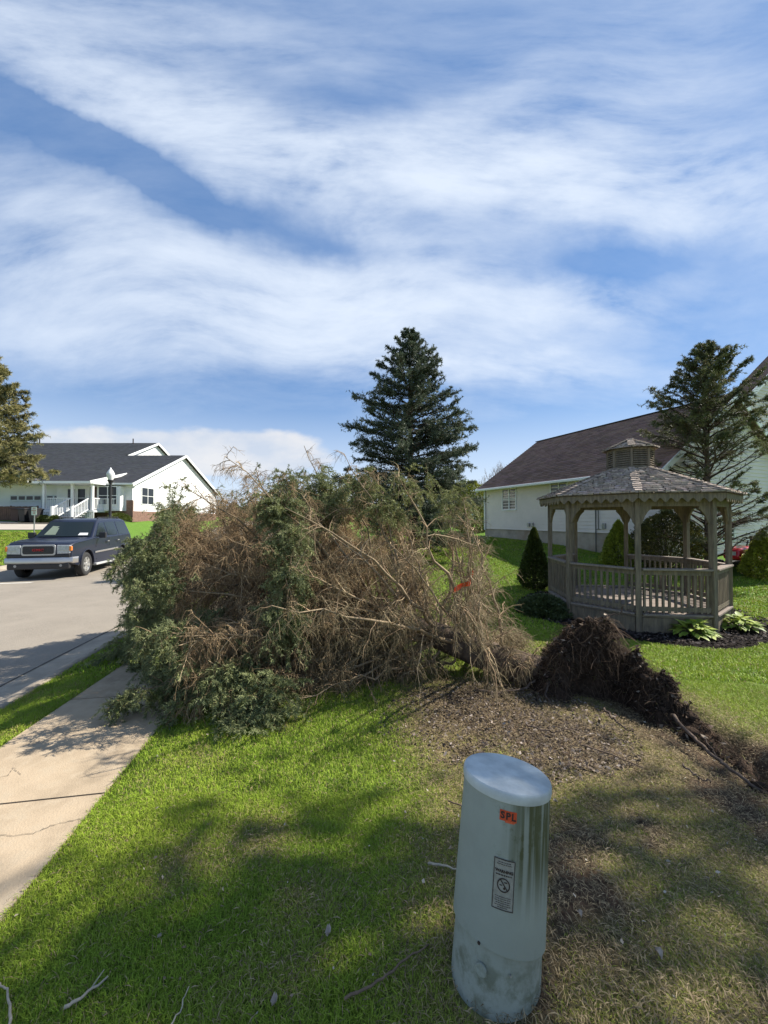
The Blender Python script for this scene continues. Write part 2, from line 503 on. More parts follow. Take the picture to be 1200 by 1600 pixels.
BED_C = np.array([5.6, 8.72]); BED_R = 2.38
def bed_in(x, y, m=0.0):
    th = np.arctan2(y - BED_C[1], x - BED_C[0])
    return np.hypot(x - BED_C[0], y - BED_C[1]) < BED_R + .10 * np.sin(3 * th + .5) + .05 * np.sin(7 * th) + m
def dry_f(x, y):
    d = .62 * _sm((x + .10 + .25 * (fbm(x * 1.3, y * 1.3, 5) - .5)) / .55) * (1 - _sm((y - 3.6) / .9))
    d = d * (1 - .8 * _sm((x - 2.6) / .8) * _sm((y - 2.6) / .6))
    d = d + .40 * np.exp(-((x - 2.2) / .8) ** 2 - ((y - 5.6) / .5) ** 2)
    n = fbm(x * 2.3 + 9, y * 2.3, 3)
    d = d + 1.5 * np.maximum(n - .60, 0) + .10
    d = d + .55 * np.exp(-(np.hypot(x + .62, y - 1.95) / .17) ** 2) + .4 * np.exp(-(np.hypot(x + .95, y - 1.85) / .12) ** 2) + .4 * np.exp(-(np.hypot(x + .3, y - 1.6) / .16) ** 2)
    return np.clip(d, 0, 1)
def bare_f(x, y):
    b = 1.15 * np.exp(-((x - .95) / .68) ** 2 - ((y - 3.22) / .50) ** 2)
    b = b + .9 * np.exp(-((x - 1.55) / .45) ** 2 - ((y - 2.65) / .42) ** 2)
    d, t = seg_d(x, y, (2.3, 3.8), (2.35, 2.0))
    b = b + 1.2 * np.exp(-(d / .34) ** 2)
    b = b + .55 * np.exp(-((x - 1.9) / .5) ** 2 - ((y - 1.85) / .35) ** 2)
    b = b + .75 * np.exp(-((x - .62) / .3) ** 2 - ((y - 1.32) / .18) ** 2)
    b = b * (.15 + 1.6 * fbm(x * 4, y * 4, 8))
    b = b + np.clip((fbm(x * 2.6, y * 2.6 + 4, 21) - .50) * 5, 0, .95) * _sm((x - .15) / .4) * (1 - _sm((y - 2.9) / .4))
    # deep shade under the fallen crown, painted in as bare brown ground
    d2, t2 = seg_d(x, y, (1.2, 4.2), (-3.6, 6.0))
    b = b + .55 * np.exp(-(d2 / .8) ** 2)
    return np.clip(b, 0, 1)

# ------------------------------------------------------------------ lawn: one sheet out to the horizon
def axis(lo, hi, step, far, g=1.22):
    a = list(np.arange(lo, hi + 1e-6, step))
    s = step; x = hi; R_ = []
    while x < far:
        s = min(s * g, 60); x += s; R_.append(x)
    s = step; x = lo; L_ = []
    while x > -far:
        s = min(s * g, 60); x -= s; L_.append(x)
    return np.array(L_[::-1] + a + R_)
gx = axis(-5.4, 8.0, .085, 900); gy = axis(.2, 9.5, .085, 900)
XX, YY = np.meshgrid(gx, gy)
xf, yf = XX.ravel(), YY.ravel()
zz = H(xf, yf)
wu = walk_u(xf, yf)
inw = (wu > .05) & (wu < SW - .05) & (yf < 60) & (yf > -30)
zz = zz - .07 * inw
uu = road_u(xf, yf)
zz = zz - .25 * ((uu > U_CURB + .04) & (uu < U_FAR + .04) & (np.abs(yf) < 120))
zz = zz + .012 * (fbm(xf * 6, yf * 6, 2) - .5) * (np.hypot(xf, yf) < 14)
bare = bare_f(xf, yf); dry = dry_f(xf, yf)
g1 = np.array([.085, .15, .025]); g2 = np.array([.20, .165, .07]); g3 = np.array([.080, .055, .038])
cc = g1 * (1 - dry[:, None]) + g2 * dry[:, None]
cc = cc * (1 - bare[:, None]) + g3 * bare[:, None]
farm = _sm((np.hypot(xf, yf) - 9) / 8)[:, None]
cc = cc * (1 - farm) + np.array([.115, .205, .036]) * farm * (.8 + .4 * fbm(xf * .8, yf * .8, 6)[:, None])
nx, ny = len(gx), len(gy)
ii = np.arange(nx * ny).reshape(ny, nx)
F = np.stack([ii[:-1, :-1], ii[:-1, 1:], ii[1:, 1:], ii[1:, :-1]], -1).reshape(-1, 4)
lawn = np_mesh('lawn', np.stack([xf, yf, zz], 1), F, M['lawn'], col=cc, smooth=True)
tag(lawn, kind='structure')

# ------------------------------------------------------------------ road, kerbs, pavement
M['asphalt'] = mat('asphalt', (.26, .226, .182), .95, var=.20, scale=1.3, bump=.5, bscale=120, spec=.2, detail=12, var2=((.31, .272, .222), 70, .42, .6))
M['concrete'] = mat('concrete', (.40, .312, .212), .92, var=.22, scale=3.0, bump=.22, bscale=110, spec=.2, detail=12, var2=((.43, .345, .24), 12, .5, .7))
M['kerbc'] = mat('kerb_concrete', (.34, .29, .225), .92, var=.22, scale=4.0, bump=.35, bscale=80, spec=.2, detail=10)
M['paint'] = mat('road_paint', (.72, .70, .62), .7, var=.2, scale=9)
vv = np.concatenate([np.arange(-40, -8, 2.0), np.arange(-8, 20, .4), np.arange(20, 61, 1.5)])
us = np.concatenate([[-.02], np.arange(.3, U_FAR, .5), [U_FAR]])
def uv2xy(u, v): return RO[0] + RN[0] * u + RD[0] * v, RO[1] + RN[1] * u + RD[1] * v
U_, V_ = np.meshgrid(us, vv)
xr, yr = uv2xy(U_.ravel(), V_.ravel())
zr = road_z(np.clip(yr, -20, 60)) + .006 + .05 * np.sin(np.clip(U_.ravel() / U_FAR, 0, 1) * np.pi)
ii = np.arange(len(us) * len(vv)).reshape(len(vv), len(us))
F = np.stack([ii[:-1, :-1], ii[:-1, 1:], ii[1:, 1:], ii[1:, :-1]], -1).reshape(-1, 4)
tag(np_mesh('road', np.stack([xr, yr, zr], 1), F[:, ::-1], M['asphalt'], smooth=True), kind='structure')
def kerb(u0, sgn, name):
    # gutter pan rolling up to the back of the kerb
    prof = [(0.0, .010), (.30, .006), (.37, .03), (.44, .095), (.50, .118), (.60, .120), (.60, -.15)]
    V = []; 
    for v in vv:
        for (q, h) in prof:
            x, y = uv2xy(u0 + sgn * q, v)
            V.append((x, y, float(road_z(np.clip(y, -20, 60))) + h))
    n = len(prof); ii = np.arange(n * len(vv)).reshape(len(vv), n)
    F = np.stack([ii[:-1, :-1], ii[:-1, 1:], ii[1:, 1:], ii[1:, :-1]], -1).reshape(-1, 4)
    tag(np_mesh(name, np.array(V), F, M['kerbc']), kind='structure')
kerb(0.0, -1, 'kerb'); kerb(U_FAR, 1, 'kerb')
M['joint'] = mat('dark_joint', (.085, .072, .058), 1.0, var=.3)
mb = MB()
for i in range(len(vv) - 1):
    if vv[i] > 20 or vv[i] < -8: continue
    w = .009 + .007 * random.random()
    pts = []
    for (v, s) in ((vv[i], -1), (vv[i], 1), (vv[i + 1], 1), (vv[i + 1], -1)):
        x, y = uv2xy(.0 + s * w, v); pts.append((x, y, float(road_z(y)) + .0145))
    mb.add(pts, [(0, 1, 2, 3)])
tag(mb.build('gutter_joint', M['joint']), kind='structure')
# painted line on the road in front of the car
mb = MB()
def rp(px, py, z):
    d = (CAMZ - z) * 600 / (py - 811); return ((px - 600) / 600 * d, d)
a = rp(52, 912, -.38); b = rp(-160, 917, -.38)
mb.add([(a[0], a[1] - .06, -.325), (b[0], b[1] - .06, -.325), (b[0], b[1] + .06, -.325), (a[0], a[1] + .06, -.325)], [(0, 1, 2, 3)])
line = mb.build('road_marking', M['paint'])
me = line.data
for v in me.vertices:
    u = float(road_u(v.co.x, v.co.y)); v.co.z = float(road_z(v.co.y)) + .012 + .05 * math.sin(math.pi * min(max(u / U_FAR, 0), 1))
tag(line, kind='structure')

def strip(name, v0, v1, m, gap=0.0):
    vs = np.linspace(v0, v1, max(2, int((v1 - v0) / .15) + 1)); us_ = np.linspace(0, SW, 9)
    A, B = np.meshgrid(us_, vs); A = A.ravel(); B = B.ravel()
    x = SO[0] + SN[0] * A + SD[0] * B; y = SO[1] + SN[1] * A + SD[1] * B
    z0 = H(x, y)
    z = z0 + .012
    ii = np.arange(len(us_) * len(vs)).reshape(len(vs), len(us_))
    F = np.stack([ii[:-1, :-1], ii[:-1, 1:], ii[1:, 1:], ii[1:, :-1]], -1).reshape(-1, 4)[:, ::-1]
    V = np.stack([x, y, z], 1)
    # skirts so that each slab has a thickness
    rim = np.concatenate([ii[0], ii[:, -1], ii[-1, ::-1], ii[::-1, 0]])
    n0 = len(V); Vs = V[rim] - [0, 0, .09]
    k = np.arange(len(rim) - 1)
    F2 = np.stack([rim[k], rim[k + 1], n0 + k + 1, n0 + k], 1)
    return tag(np_mesh(name, np.concatenate([V, Vs]), [F, F2], m, flat=True), kind='structure')
joints = [-6.3, -4.8, -3.3, -1.78, -.27, 1.22, 2.9, 4.4, 5.9, 7.4, 8.9, 10.4, 11.9, 14.9, 20, 30]
for i in range(len(joints) - 1):
    strip('pavement', joints[i] + .007, joints[i + 1] - .007, M['concrete'])
# hairline cracks in the pavement
mb = MB()
def crack(pts, w):
    P = []
    for (px, py) in pts:
        d = 1.585 * 600 / (py - 811); P.append(np.array([(px - 600) / 600 * d, d]))
    Q = []
    for i in range(len(P) - 1):
        for t in np.linspace(0, 1, 7)[:-1]:
            Q.append(P[i] * (1 - t) + P[i + 1] * t + rng.normal(0, .006, 2))
    Q.append(P[-1])
    for i in range(len(Q) - 1):
        d = Q[i + 1] - Q[i]; n = np.array([-d[1], d[0]]) / (np.linalg.norm(d) + 1e-9) * w * random.uniform(.5, 1.3)
        v = [Q[i] - n, Q[i] + n, Q[i + 1] + n, Q[i + 1] - n]
        mb.add([(p[0], p[1], h1(p[0], p[1]) + .016) for p in v], [(0, 1, 2, 3)])
crack([(-30, 1285), (60, 1281), (90, 1268), (128, 1260), (150, 1255)], .0013)
crack([(-10, 1196), (20, 1192), (26, 1180), (40, 1190)], .0011)
tag(mb.build('pavement_crack', M['joint']), kind='structure')

# ------------------------------------------------------------------ mulch bed
M['mulch'] = mat('mulch_soil', (.022, .018, .016), 1.0, var=.6, scale=30, bump=1, bscale=70, spec=.05)
M['chip'] = mat('mulch_chips', (.04, .03, .03), .95, attr=True, spec=.15)
mb = MB()
N_ = 64; ring = []
for j, q in enumerate(np.linspace(0, 1, 9)):
    for k in range(N_):
        th = 2 * math.pi * k / N_
        r = (BED_R + .10 * math.sin(3 * th + .5) + .05 * math.sin(7 * th)) * q
        x = BED_C[0] + r * math.cos(th); y = BED_C[1] + r * math.sin(th)
        ring.append((x, y))
ring = np.array(ring); hz = H(ring[:, 0], ring[:, 1]) + .035
hz[-N_:] -= .03
fs = []
for j in range(8):
    for k in range(N_):
        k2 = (k + 1) % N_
        fs.append((j * N_ + k, (j + 1) * N_ + k, (j + 1) * N_ + k2, j * N_ + k2))
mb.add([(p[0], p[1], z) for p, z in zip(ring, hz)], fs)
tag(mb.build('mulch_bed', M['mulch'], smooth=True), kind='structure')

def flakes(name, pts, size, colors, m, lift=.01, tilt=.6, aspect=(.3, .8), label=None):
    """flat little chips or leaves, each a bent quad"""
    n = len(pts)
    L_ = size[0] + (size[1] - size[0]) * rng.random(n); W_ = L_ * rng.uniform(aspect[0], aspect[1], n)
    th = rng.random(n) * 2 * np.pi
    ax = np.stack([np.cos(th), np.sin(th), rng.normal(0, tilt * .5, n)], 1)
    ay = np.stack([-np.sin(th), np.cos(th), rng.normal(0, tilt, n)], 1)
    ax /= np.linalg.norm(ax, axis=1)[:, None]; ay /= np.linalg.norm(ay, axis=1)[:, None]
    az = np.cross(ax, ay)
    c = pts + np.array([0, 0, 1]) * (lift * rng.uniform(.3, 1.2, n))[:, None]
    a, b = ax * L_[:, None] / 2, ay * W_[:, None] / 2
    curl = az * (L_ * rng.uniform(-.2, .25, n))[:, None]
    V = np.stack([c - a + curl * .6, c - a * .1 - b, c + a * 1.05 + curl, c + a * .1 + b], 1).reshape(-1, 3)
    k = np.arange(n)[:, None] * 4
    ci = rng.integers(0, len(colors), n)
    C = np.repeat(np.array(colors)[ci] * rng.uniform(.6, 1.3, n)[:, None], 4, 0)
    o = np_mesh(name, V, k + np.array([[0, 1, 2, 3]]), m, col=C)
    return tag(o, label, None, kind='stuff')
th = rng.random(9000) * 2 * np.pi; rr = np.sqrt(rng.random(9000)) * (BED_R + .03)
px_, py_ = BED_C[0] + rr * np.cos(th), BED_C[1] + rr * np.sin(th)
flakes('mulch_chips', np.stack([px_, py_, H(px_, py_) + .035], 1), (.03, .085), [(.03, .024, .022), (.055, .042, .038), (.02, .017, .016), (.12, .10, .09)], M['chip'], .02)['category'] = 'mulch'
tag(bpy.data.objects['mulch_chips'], 'dark brown wood mulch chips covering the bed around the gazebo', 'mulch')

# ------------------------------------------------------------------ grass
def grass(n, x0, x1, y0, y1, hgt, wid, sel=None, pw=1.0, dim=1.0):
    y = y0 + (y1 - y0) * rng.random(n) ** pw; x = x0 + (x1 - x0) * rng.random(n)
    k = (np.abs(x) < y * 1.04 + .4)
    wu = walk_u(x, y); k &= ~((wu > -.015 + .03 * rng.random(n)) & (wu < SW + .015 - .03 * rng.random(n)))
    u = road_u(x, y); k &= ~((u > -.60) & (u < U_FAR + .6))
    k &= ~bed_in(x, y, -.02)
    # house plots
    q = (x - 5.77) * .922 + (y - 22) * .387
    k &= ~((q > -.05) & (y > 11.5) & (x > 5))
    b = bare_f(x, y); d = dry_f(x, y)
    k &= rng.random(n) > b * 1.05 - .05
    k &= rng.random(n) > d * .35
    k &= (np.hypot(x - .345, y - 1.235) > .15)
    dm, _ = seg_d(x, y, (2.62, 3.75), (2.5, 2.0)); k &= dm > .24
    dm, _ = seg_d(x, y, (2.1, 3.9), (2.38, 2.9)); k &= dm > .25
    if sel is not None: k &= sel(x, y)
    x, y, b, d = x[k], y[k], b[k], d[k]
    n = len(x)
    z = H(x, y) - .006
    cl = fbm(x * 9, y * 9, 31)
    h = hgt * rng.uniform(.45, 1.15, n) * (1 - .62 * d) * (.65 + .7 * cl)
    w = wid * rng.uniform(.6, 1.3, n)
    th = rng.random(n) * 2 * np.pi
    lean = rng.uniform(.1, .9, n) * (1 + d)
    ld = rng.random(n) * 2 * np.pi
    s = np.stack([np.cos(th), np.sin(th), np.zeros(n)], 1) * (w / 2)[:, None]
    l = np.stack([np.cos(ld), np.sin(ld), np.zeros(n)], 1) * (h * lean)[:, None]
    p0 = np.stack([x, y, z], 1); up = np.array([0, 0, 1.0])
    p1 = p0 + up * (h * .6)[:, None] + l * .3; p2 = p0 + up * (h * (1 - .25 * np.minimum(lean, 1.4)))[:, None] + l
    V = np.stack([p0 - s, p0 + s, p1 - s * .8, p1 + s * .8, p2], 1).reshape(-1, 3)
    i5 = np.arange(n)[:, None] * 5
    Q = i5 + np.array([[0, 1, 3, 2]]); T = i5 + np.array([[2, 3, 4]])
    dd = np.clip(d * 1.1 + rng.normal(0, .16, n), 0, 1)[:, None]
    tone = fbm(x * 1.7, y * 1.7, 12)[:, None]
    green = np.array([.175, .32, .022]) * (1 - tone) + np.array([.38, .49, .048]) * tone
    straw = np.array([.42, .33, .15]); olive = np.array([.30, .31, .065])
    c = np.where(rng.random(n)[:, None] < dd * .52, straw, green * (1 - dd) + olive * dd)
    c = c * rng.uniform(.7, 1.3, n)[:, None] * dim
    C = np.repeat(c, 5, 0)
    return V, Q, T, C
parts = [grass(480000, -2.3, 2.3, 1.05, 2.3, .037, .0028),
         grass(420000, -4.2, 4.2, 2.3, 4.4, .042, .0040),
         grass(120000, -4, 6.5, 4.4, 7.2, .055, .011, lambda x, y: (x > .8) | (x < -3)),
         grass(150000, -2, 12, 7.2, 16, .06, .020, lambda x, y: x > .1 * y - .3),
         grass(50000, -1, 9, 16, 24, .07, .04)]
off = 0; Vs, Qs, Ts, Cs = [], [], [], []
for V, Q, T, C in parts:
    Vs.append(V); Qs.append(Q + off); Ts.append(T + off); Cs.append(C); off += len(V)
o = np_mesh('grass', np.concatenate(Vs), [np.concatenate(Qs), np.concatenate(Ts)], M['grass'], col=np.concatenate(Cs))
tag(o, 'green and straw coloured grass blades growing over the lawn', 'grass', kind='stuff')
# far lawn across the road
V, Q, T, C = grass(60000, -26, -12, 13, 24, .07, .045, lambda x, y: (road_u(x, y) > U_FAR + .6) & (y < 23.2), 1.0, .75)
o = np_mesh('grass', V, [Q, T], M['grass'], col=C); tag(o, 'mown green grass on the far side of the road behind the car', 'grass', kind='stuff')

# dead leaves, wood chips and thatch over the torn ground
def scatter(n, fx, y0, y1, x0, x1):
    x = x0 + (x1 - x0) * rng.random(n * 6); y = y0 + (y1 - y0) * rng.random(n * 6)
    k = rng.random(n * 6) < fx(x, y); x, y = x[k][:n], y[k][:n]
    return np.stack([x, y, H(x, y)], 1)
leafc = [(.13, .10, .082), (.085, .062, .048), (.30, .25, .215), (.055, .04, .032), (.10, .07, .05), (.035, .026, .021), (.045, .033, .027)]
o = flakes('leaf_litter', scatter(6500, lambda x, y: np.clip(bare_f(x, y), 0, .9) * (np.hypot((x - .95) / .95, (y - 3.1) / .75) < 1.05), 2.0, 4.4, -.4, 2.6), (.010, .042), leafc, M['leaf'], .016)
tag(o, 'brown and grey dead leaves strewn over the torn soil by the trunk', 'leaves')
o = flakes('leaf_litter', scatter(550, lambda x, y: .12 + .5 * dry_f(x, y), 1.1, 4.0, -1.6, 3.0), (.008, .024), [(.33, .28, .21), (.24, .18, .12), (.40, .35, .28)], M['leaf'], .03)
tag(o, 'small pale leaf scraps scattered over the front lawn', 'leaves')
def thatch(n, y0, y1, x0, x1):
    p = scatter(n, lambda x, y: np.clip(dry_f(x, y) * .8 + .5 * bare_f(x, y), 0, 1), y0, y1, x0, x1)
    n = len(p); th = rng.random(n) * 2 * np.pi; l = rng.uniform(.012, .042, n); w = rng.uniform(.0007, .0017, n)
    d = np.stack([np.cos(th), np.sin(th), rng.normal(0, .2, n)], 1) * (l / 2)[:, None]
    s = np.stack([-np.sin(th), np.cos(th), rng.normal(0, .4, n)], 1) * w[:, None]
    c = p + np.array([0, 0, 1]) * rng.uniform(.006, .025, n)[:, None]
    b = np.array([0, 0, 1]) * (l * .15)[:, None]
    V = np.stack([c - d, c - s + b, c + d, c + s + b], 1).reshape(-1, 3)
    C = np.repeat(np.array([.33, .25, .14]) * rng.uniform(.35, 1.25, n)[:, None] * np.where(rng.random(n) < .3, .5, 1)[:, None], 4, 0)
    return np_mesh('thatch', V, np.arange(n)[:, None] * 4 + np.array([[0, 1, 2, 3]]), M['leaf'], col=C)
tag(thatch(90000, 1.05, 4.0, -1.6, 3.3), 'dry straw coloured thatch lying between the grass of the front lawn', 'dead grass', kind='stuff')
# ------------------------------------------------------------------ bulk branch tools (numpy)
def nrm(a): return a / np.maximum(np.linalg.norm(a, axis=-1, keepdims=True), 1e-9)
def curve(p0, d, L, g, K, wob=0.0):
    """N curved shoots of K points: start, unit dir, length, bend vector (per unit length)"""
    s = np.linspace(0, 1, K)[None, :, None]
    P = p0[:, None] + L[:, None, None] * (d[:, None] * s + g[:, None] * s ** 2)
    if wob > 0:
        w = rng.normal(0, wob, (len(p0), K, 3)); w[:, 0] = 0
        P = P + np.cumsum(w, 1) * L[:, None, None]
    return P
def sample(poly, idx, s):
    K = poly.shape[1]; q = np.clip(s * (K - 1), 0, K - 1.001); i = q.astype(int); f = (q - i)[:, None]
    a = poly[idx, i]; b = poly[idx, i + 1]
    return a * (1 - f) + b * f, nrm(b - a)
def tubes(poly, r0, r1, sides=3):
    N, K, _ = poly.shape
    d = nrm(poly[:, -1] - poly[:, 0] + 1e-6)
    ref = np.where(np.abs(d[:, 2:3]) > .9, np.array([[1., 0, 0]]), np.array([[0, 0, 1.]]))
    u = nrm(np.cross(d, ref)); w = np.cross(d, u)
    a = 2 * np.pi * np.arange(sides) / sides
    ring = u[:, None, :] * np.cos(a)[None, :, None] + w[:, None, :] * np.sin(a)[None, :, None]
    rad = r0[:, None] + (r1 - r0)[:, None] * np.linspace(0, 1, K)[None]
    V = poly[:, :, None, :] + ring[:, None] * rad[:, :, None, None]
    base = (np.arange(N) * K * sides)[:, None, None]
    k = np.arange(K - 1)[None, :, None] * sides; j = np.arange(sides)[None, None]
    j2 = (j + 1) % sides
    F = np.stack([base + k + j, base + k + j2, base + k + sides + j2, base + k + sides + j], -1).reshape(-1, 4)
    return V.reshape(-1, 3), F, K * sides
def needles(poly, m, ln, wd, col, fwd=.75, smin=.02, smax=1.0, jit=.25):
    N = len(poly)
    idx = np.repeat(np.arange(N), m); n = len(idx)
    s = rng.uniform(smin, smax, n)
    p, t = sample(poly, idx, s)
    r = nrm(rng.normal(0, 1, (n, 3))); r = nrm(r - t * (r * t).sum(1, keepdims=True))
    d = nrm(t * fwd + r)
    l = ln * rng.uniform(.65, 1.2, n)[:, None]
    side = nrm(np.cross(d, nrm(rng.normal(0, 1, (n, 3))))) * wd * .5
    V = np.stack([p - side, p + side, p + d * l + side * .25, p + d * l - side * .25], 1).reshape(-1, 3)
    F = np.arange(n)[:, None] * 4 + np.array([[0, 1, 2, 3]])
    c = col[idx] * rng.uniform(1 - jit, 1 + jit, n)[:, None]
    return V, F, np.repeat(c, 4, 0)
class Bag:
    def __init__(s): s.V = []; s.F = []; s.C = []; s.n = 0
    def add(s, V, F, C):
        s.V.append(V); s.F.append(F + s.n); s.C.append(C); s.n += len(V)
    def mesh(s, name, m, parent=None): return np_mesh(name, np.concatenate(s.V), np.concatenate(s.F), m, parent, col=np.concatenate(s.C))
def perp(t, around):
    """unit vectors perpendicular to t at angle 'around'"""
    ref = np.where(np.abs(t[:, 2:3]) > .92, np.array([[1., 0, 0]]), np.array([[0, 0, 1.]]))
    u = nrm(np.cross(t, ref)); w = np.cross(u, t)
    return u * np.cos(around)[:, None] + w * np.sin(around)[:, None]

# ------------------------------------------------------------------ standing conifers
def conifer(name, label, loc, height, rad, shape, nwh, per, c_dark, c_light, rise=.15, droop=-.1, needle=.075, nw=.017, twig_m=26, need_m=16, bare=0.0, bare_from=0.0, bare_s=.62,
            trunk_r=.13, seed=1, trunk_low=0.0, skip=None, lean=(0, 0), group=None, cat='tree', tipcol=None, start=.06, hang=0.0, ter=0):
    global rng
    keep = rng; rng = np.random.default_rng(seed)
    t = thing(name, label, cat, loc, 0, group)
    K = 6
    zs = np.repeat(np.linspace(start, .97, nwh), per) + rng.normal(0, .012, nwh * per)
    zs = np.clip(zs, start * .7, .985); n = len(zs)
    az = (np.arange(n) * 2.399 + rng.normal(0, .35, n)) % (2 * np.pi)
    L = np.array([shape(z) for z in zs]) * rad * rng.uniform(.70, 1.12, n)
    if skip is not None:
        k = np.array([not skip(z, a, rng.random()) for z, a in zip(zs, az)]); zs, az, L = zs[k], az[k], L[k]; n = len(zs)
    axis_ = lambda q: np.stack([lean[0] * q, lean[1] * q, q * height], 1)
    p0 = axis_(zs)
    up = rise + .75 * np.clip(zs - .55, 0, 1) * 1.6 + rng.normal(0, .10, n)
    d = nrm(np.stack([np.cos(az), np.sin(az), up], 1))
    g = np.stack([np.zeros(n), np.zeros(n), np.full(n, droop) * (1 - zs) + .12], 1)
    limbs = curve(p0, d, L, g, K, .025)
    wood = Bag(); leaf = Bag()
    cb = np.array([.075, .055, .042])
    V, F, per_ = tubes(limbs, (.012 + .020 * L / rad) * (height / 7), np.full(n, .004), 4)
    wood.add(V, F, np.repeat(cb[None] * rng.uniform(.7, 1.3, n)[:, None], per_, 0))
    # side shoots
    m = np.maximum(4, (twig_m * L / rad).astype(int))
    idx = np.repeat(np.arange(n), m); q = len(idx)
    s = rng.uniform(.10, 1.0, q) ** .8
    p, tg = sample(limbs, idx, s)
    side = np.where(rng.random(q) < .5, 1, -1)
    lat = nrm(np.cross(tg, np.array([[0, 0, 1.]]))) * side[:, None]
    d2 = nrm(tg * rng.uniform(.5, 1.1, q)[:, None] + lat * rng.uniform(.3, 1.0, q)[:, None] + np.stack([np.zeros(q), np.zeros(q), rng.normal(.06 - hang, .22, q)], 1))
    l2 = (.10 + .34 * L[idx] * (1 - .72 * s)) * rng.uniform(.5, 1.1, q)
    l2 = np.minimum(l2, .75)
    tw = curve(p, d2, l2, np.stack([np.zeros(q), np.zeros(q), np.full(q, -.08 - hang)], 1), 4, .03)
    # bare inner parts of the lower limbs
    zz_ = zs[idx]
    pb = bare * np.clip((bare_from - zz_) / max(bare_from, .01) + .55, 0, 1) * (s < bare_s)
    alive = rng.random(q) > pb
    V, F, per_ = tubes(tw, np.full(q, .006 * height / 7), np.full(q, .0025), 3)
    wood.add(V, F, np.repeat(cb[None] * rng.uniform(.8, 1.6, q)[:, None], per_, 0))
    tw, s, idx = tw[alive], s[alive], idx[alive]
    q = len(tw)
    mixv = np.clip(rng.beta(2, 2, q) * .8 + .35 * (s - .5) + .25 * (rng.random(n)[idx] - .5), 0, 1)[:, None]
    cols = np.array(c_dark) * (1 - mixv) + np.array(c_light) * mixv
    if tipcol is not None:
        k = rng.random(q) < .18; cols[k] = np.array(tipcol)
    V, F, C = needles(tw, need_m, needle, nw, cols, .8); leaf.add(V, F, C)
    if ter:
        idx3 = np.repeat(np.arange(q), ter); n3 = len(idx3); s3 = rng.uniform(.25, 1, n3)
        p3, t3 = sample(tw, idx3, s3)
        d3 = nrm(t3 + perp(t3, rng.random(n3) * 6.283) * .9)
        t3_ = curve(p3, d3, np.linalg.norm(tw[idx3, -1] - tw[idx3, 0], axis=1) * rng.uniform(.3, .6, n3), np.tile([[0, 0, -.1]], (n3, 1)), 3)
        V, F, C = needles(t3_, max(6, need_m // 2), needle, nw, cols[idx3], .8); leaf.add(V, F, C)
    # leader and the limb tips carry needles too
    tipsP = np.stack([limbs[:, 3], limbs[:, 4], limbs[:, 5]], 1)
    V, F, C = needles(tipsP, need_m * 2, needle, nw, np.tile(np.array(c_dark) * .5 + np.array(c_light) * .5, (n, 1)), .7); leaf.add(V, F, C)
    ld = np.array([[axis_(np.array([z]))[0] for z in (.9, .95, 1.0)]])
    V, F, C = needles(ld, 160, needle, nw, np.array([c_light], dtype=float), .9); leaf.add(V, F, C)
    # trunk
    mb = MB(); pts = []; rad_ = []
    for q_ in np.linspace(0, 1, 12):
        a = axis_(np.array([q_]))[0]; pts.append(a); rad_.append(trunk_r * (1 - q_) ** .9 * (1.35 if q_ == 0 else 1) + .006)
    pts[0] = (pts[0][0], pts[0][1], -.25 - trunk_low)
    mb.tube(pts, rad_, 10).build('trunk', M['bark'], t, smooth=True)
    wood.mesh('branches', M['twig'], t)
    leaf.mesh('needles', M['needle'], t)
    rng = keep
    return t
def cone(z): return (1 - z) ** .85 * .97 + .05

def pz(px, py, depth):
    return (px - 600) / 600 * depth, depth, CAMZ + (811 - py) / 600 * depth

# tall blue-green spruce behind the fallen one
x, y, z = pz(644, 800, 15.5); gz = h1(x, y); ztop = pz(644, 512, 15.5)[2]
conifer('spruce', 'tall dark blue-green spruce standing upright behind the fallen tree', (x, y, gz), ztop - gz, 2.62, lambda z: float(np.interp(z, [0, .3, .5, .7, .85, .95, 1], [1.0, 1.02, .92, .64, .36, .14, .03])), 30, 9,
        (.042, .058, .038), (.14, .17, .105), rise=.10, droop=-.10, needle=.090, nw=.024, twig_m=36, need_m=20, trunk_r=.17, seed=4, lean=(-.12, 0), bare=.3, bare_from=.5, ter=2)
# spruce with bare lower limbs in front of the white gable
x, y, z = pz(1106, 800, 12.3); gz = h1(x, y); ztop = pz(1106, 536, 12.3)[2]
def shp(z): return float(np.interp(z, [0, .25, .5, .62, .75, .9, 1], [1.0, 1.05, 1.08, 1.0, .78, .38, .06]))
conifer('spruce', 'spruce with bare drooping lower limbs beside the gazebo and white gable wall', (x, y, gz), ztop - gz, 1.80, shp, 22, 8,
        (.045, .060, .026), (.17, .18, .07), rise=.55, droop=-.18, needle=.075, nw=.019, twig_m=36, need_m=20, trunk_r=.11, seed=9, bare_s=.80, bare=1.0, bare_from=.62, hang=.12, tipcol=(.15, .14, .07),
        skip=lambda z, a, r: (z < .45 and r < .3), ter=2)
# golden-green pine at the left edge
x, y, z = pz(-22, 800, 17.5); gz = h1(x, y); ztop = pz(-22, 545, 17.5)[2]
conifer('pine_tree', 'loose golden-green conifer at the left edge beyond the road', (x, y, gz), ztop - gz, 2.6, lambda z: float(np.interp(z, [0, .2, .5, .8, 1], [.8, 1.0, .8, .42, .05])), 20, 7,
        (.14, .145, .055), (.40, .35, .15), rise=.45, droop=-.3, needle=.12, nw=.026, twig_m=36, need_m=20, trunk_r=.15, seed=21, hang=.2, start=.32, bare=.5, bare_from=.5, tipcol=(.04, .06, .04), ter=2)

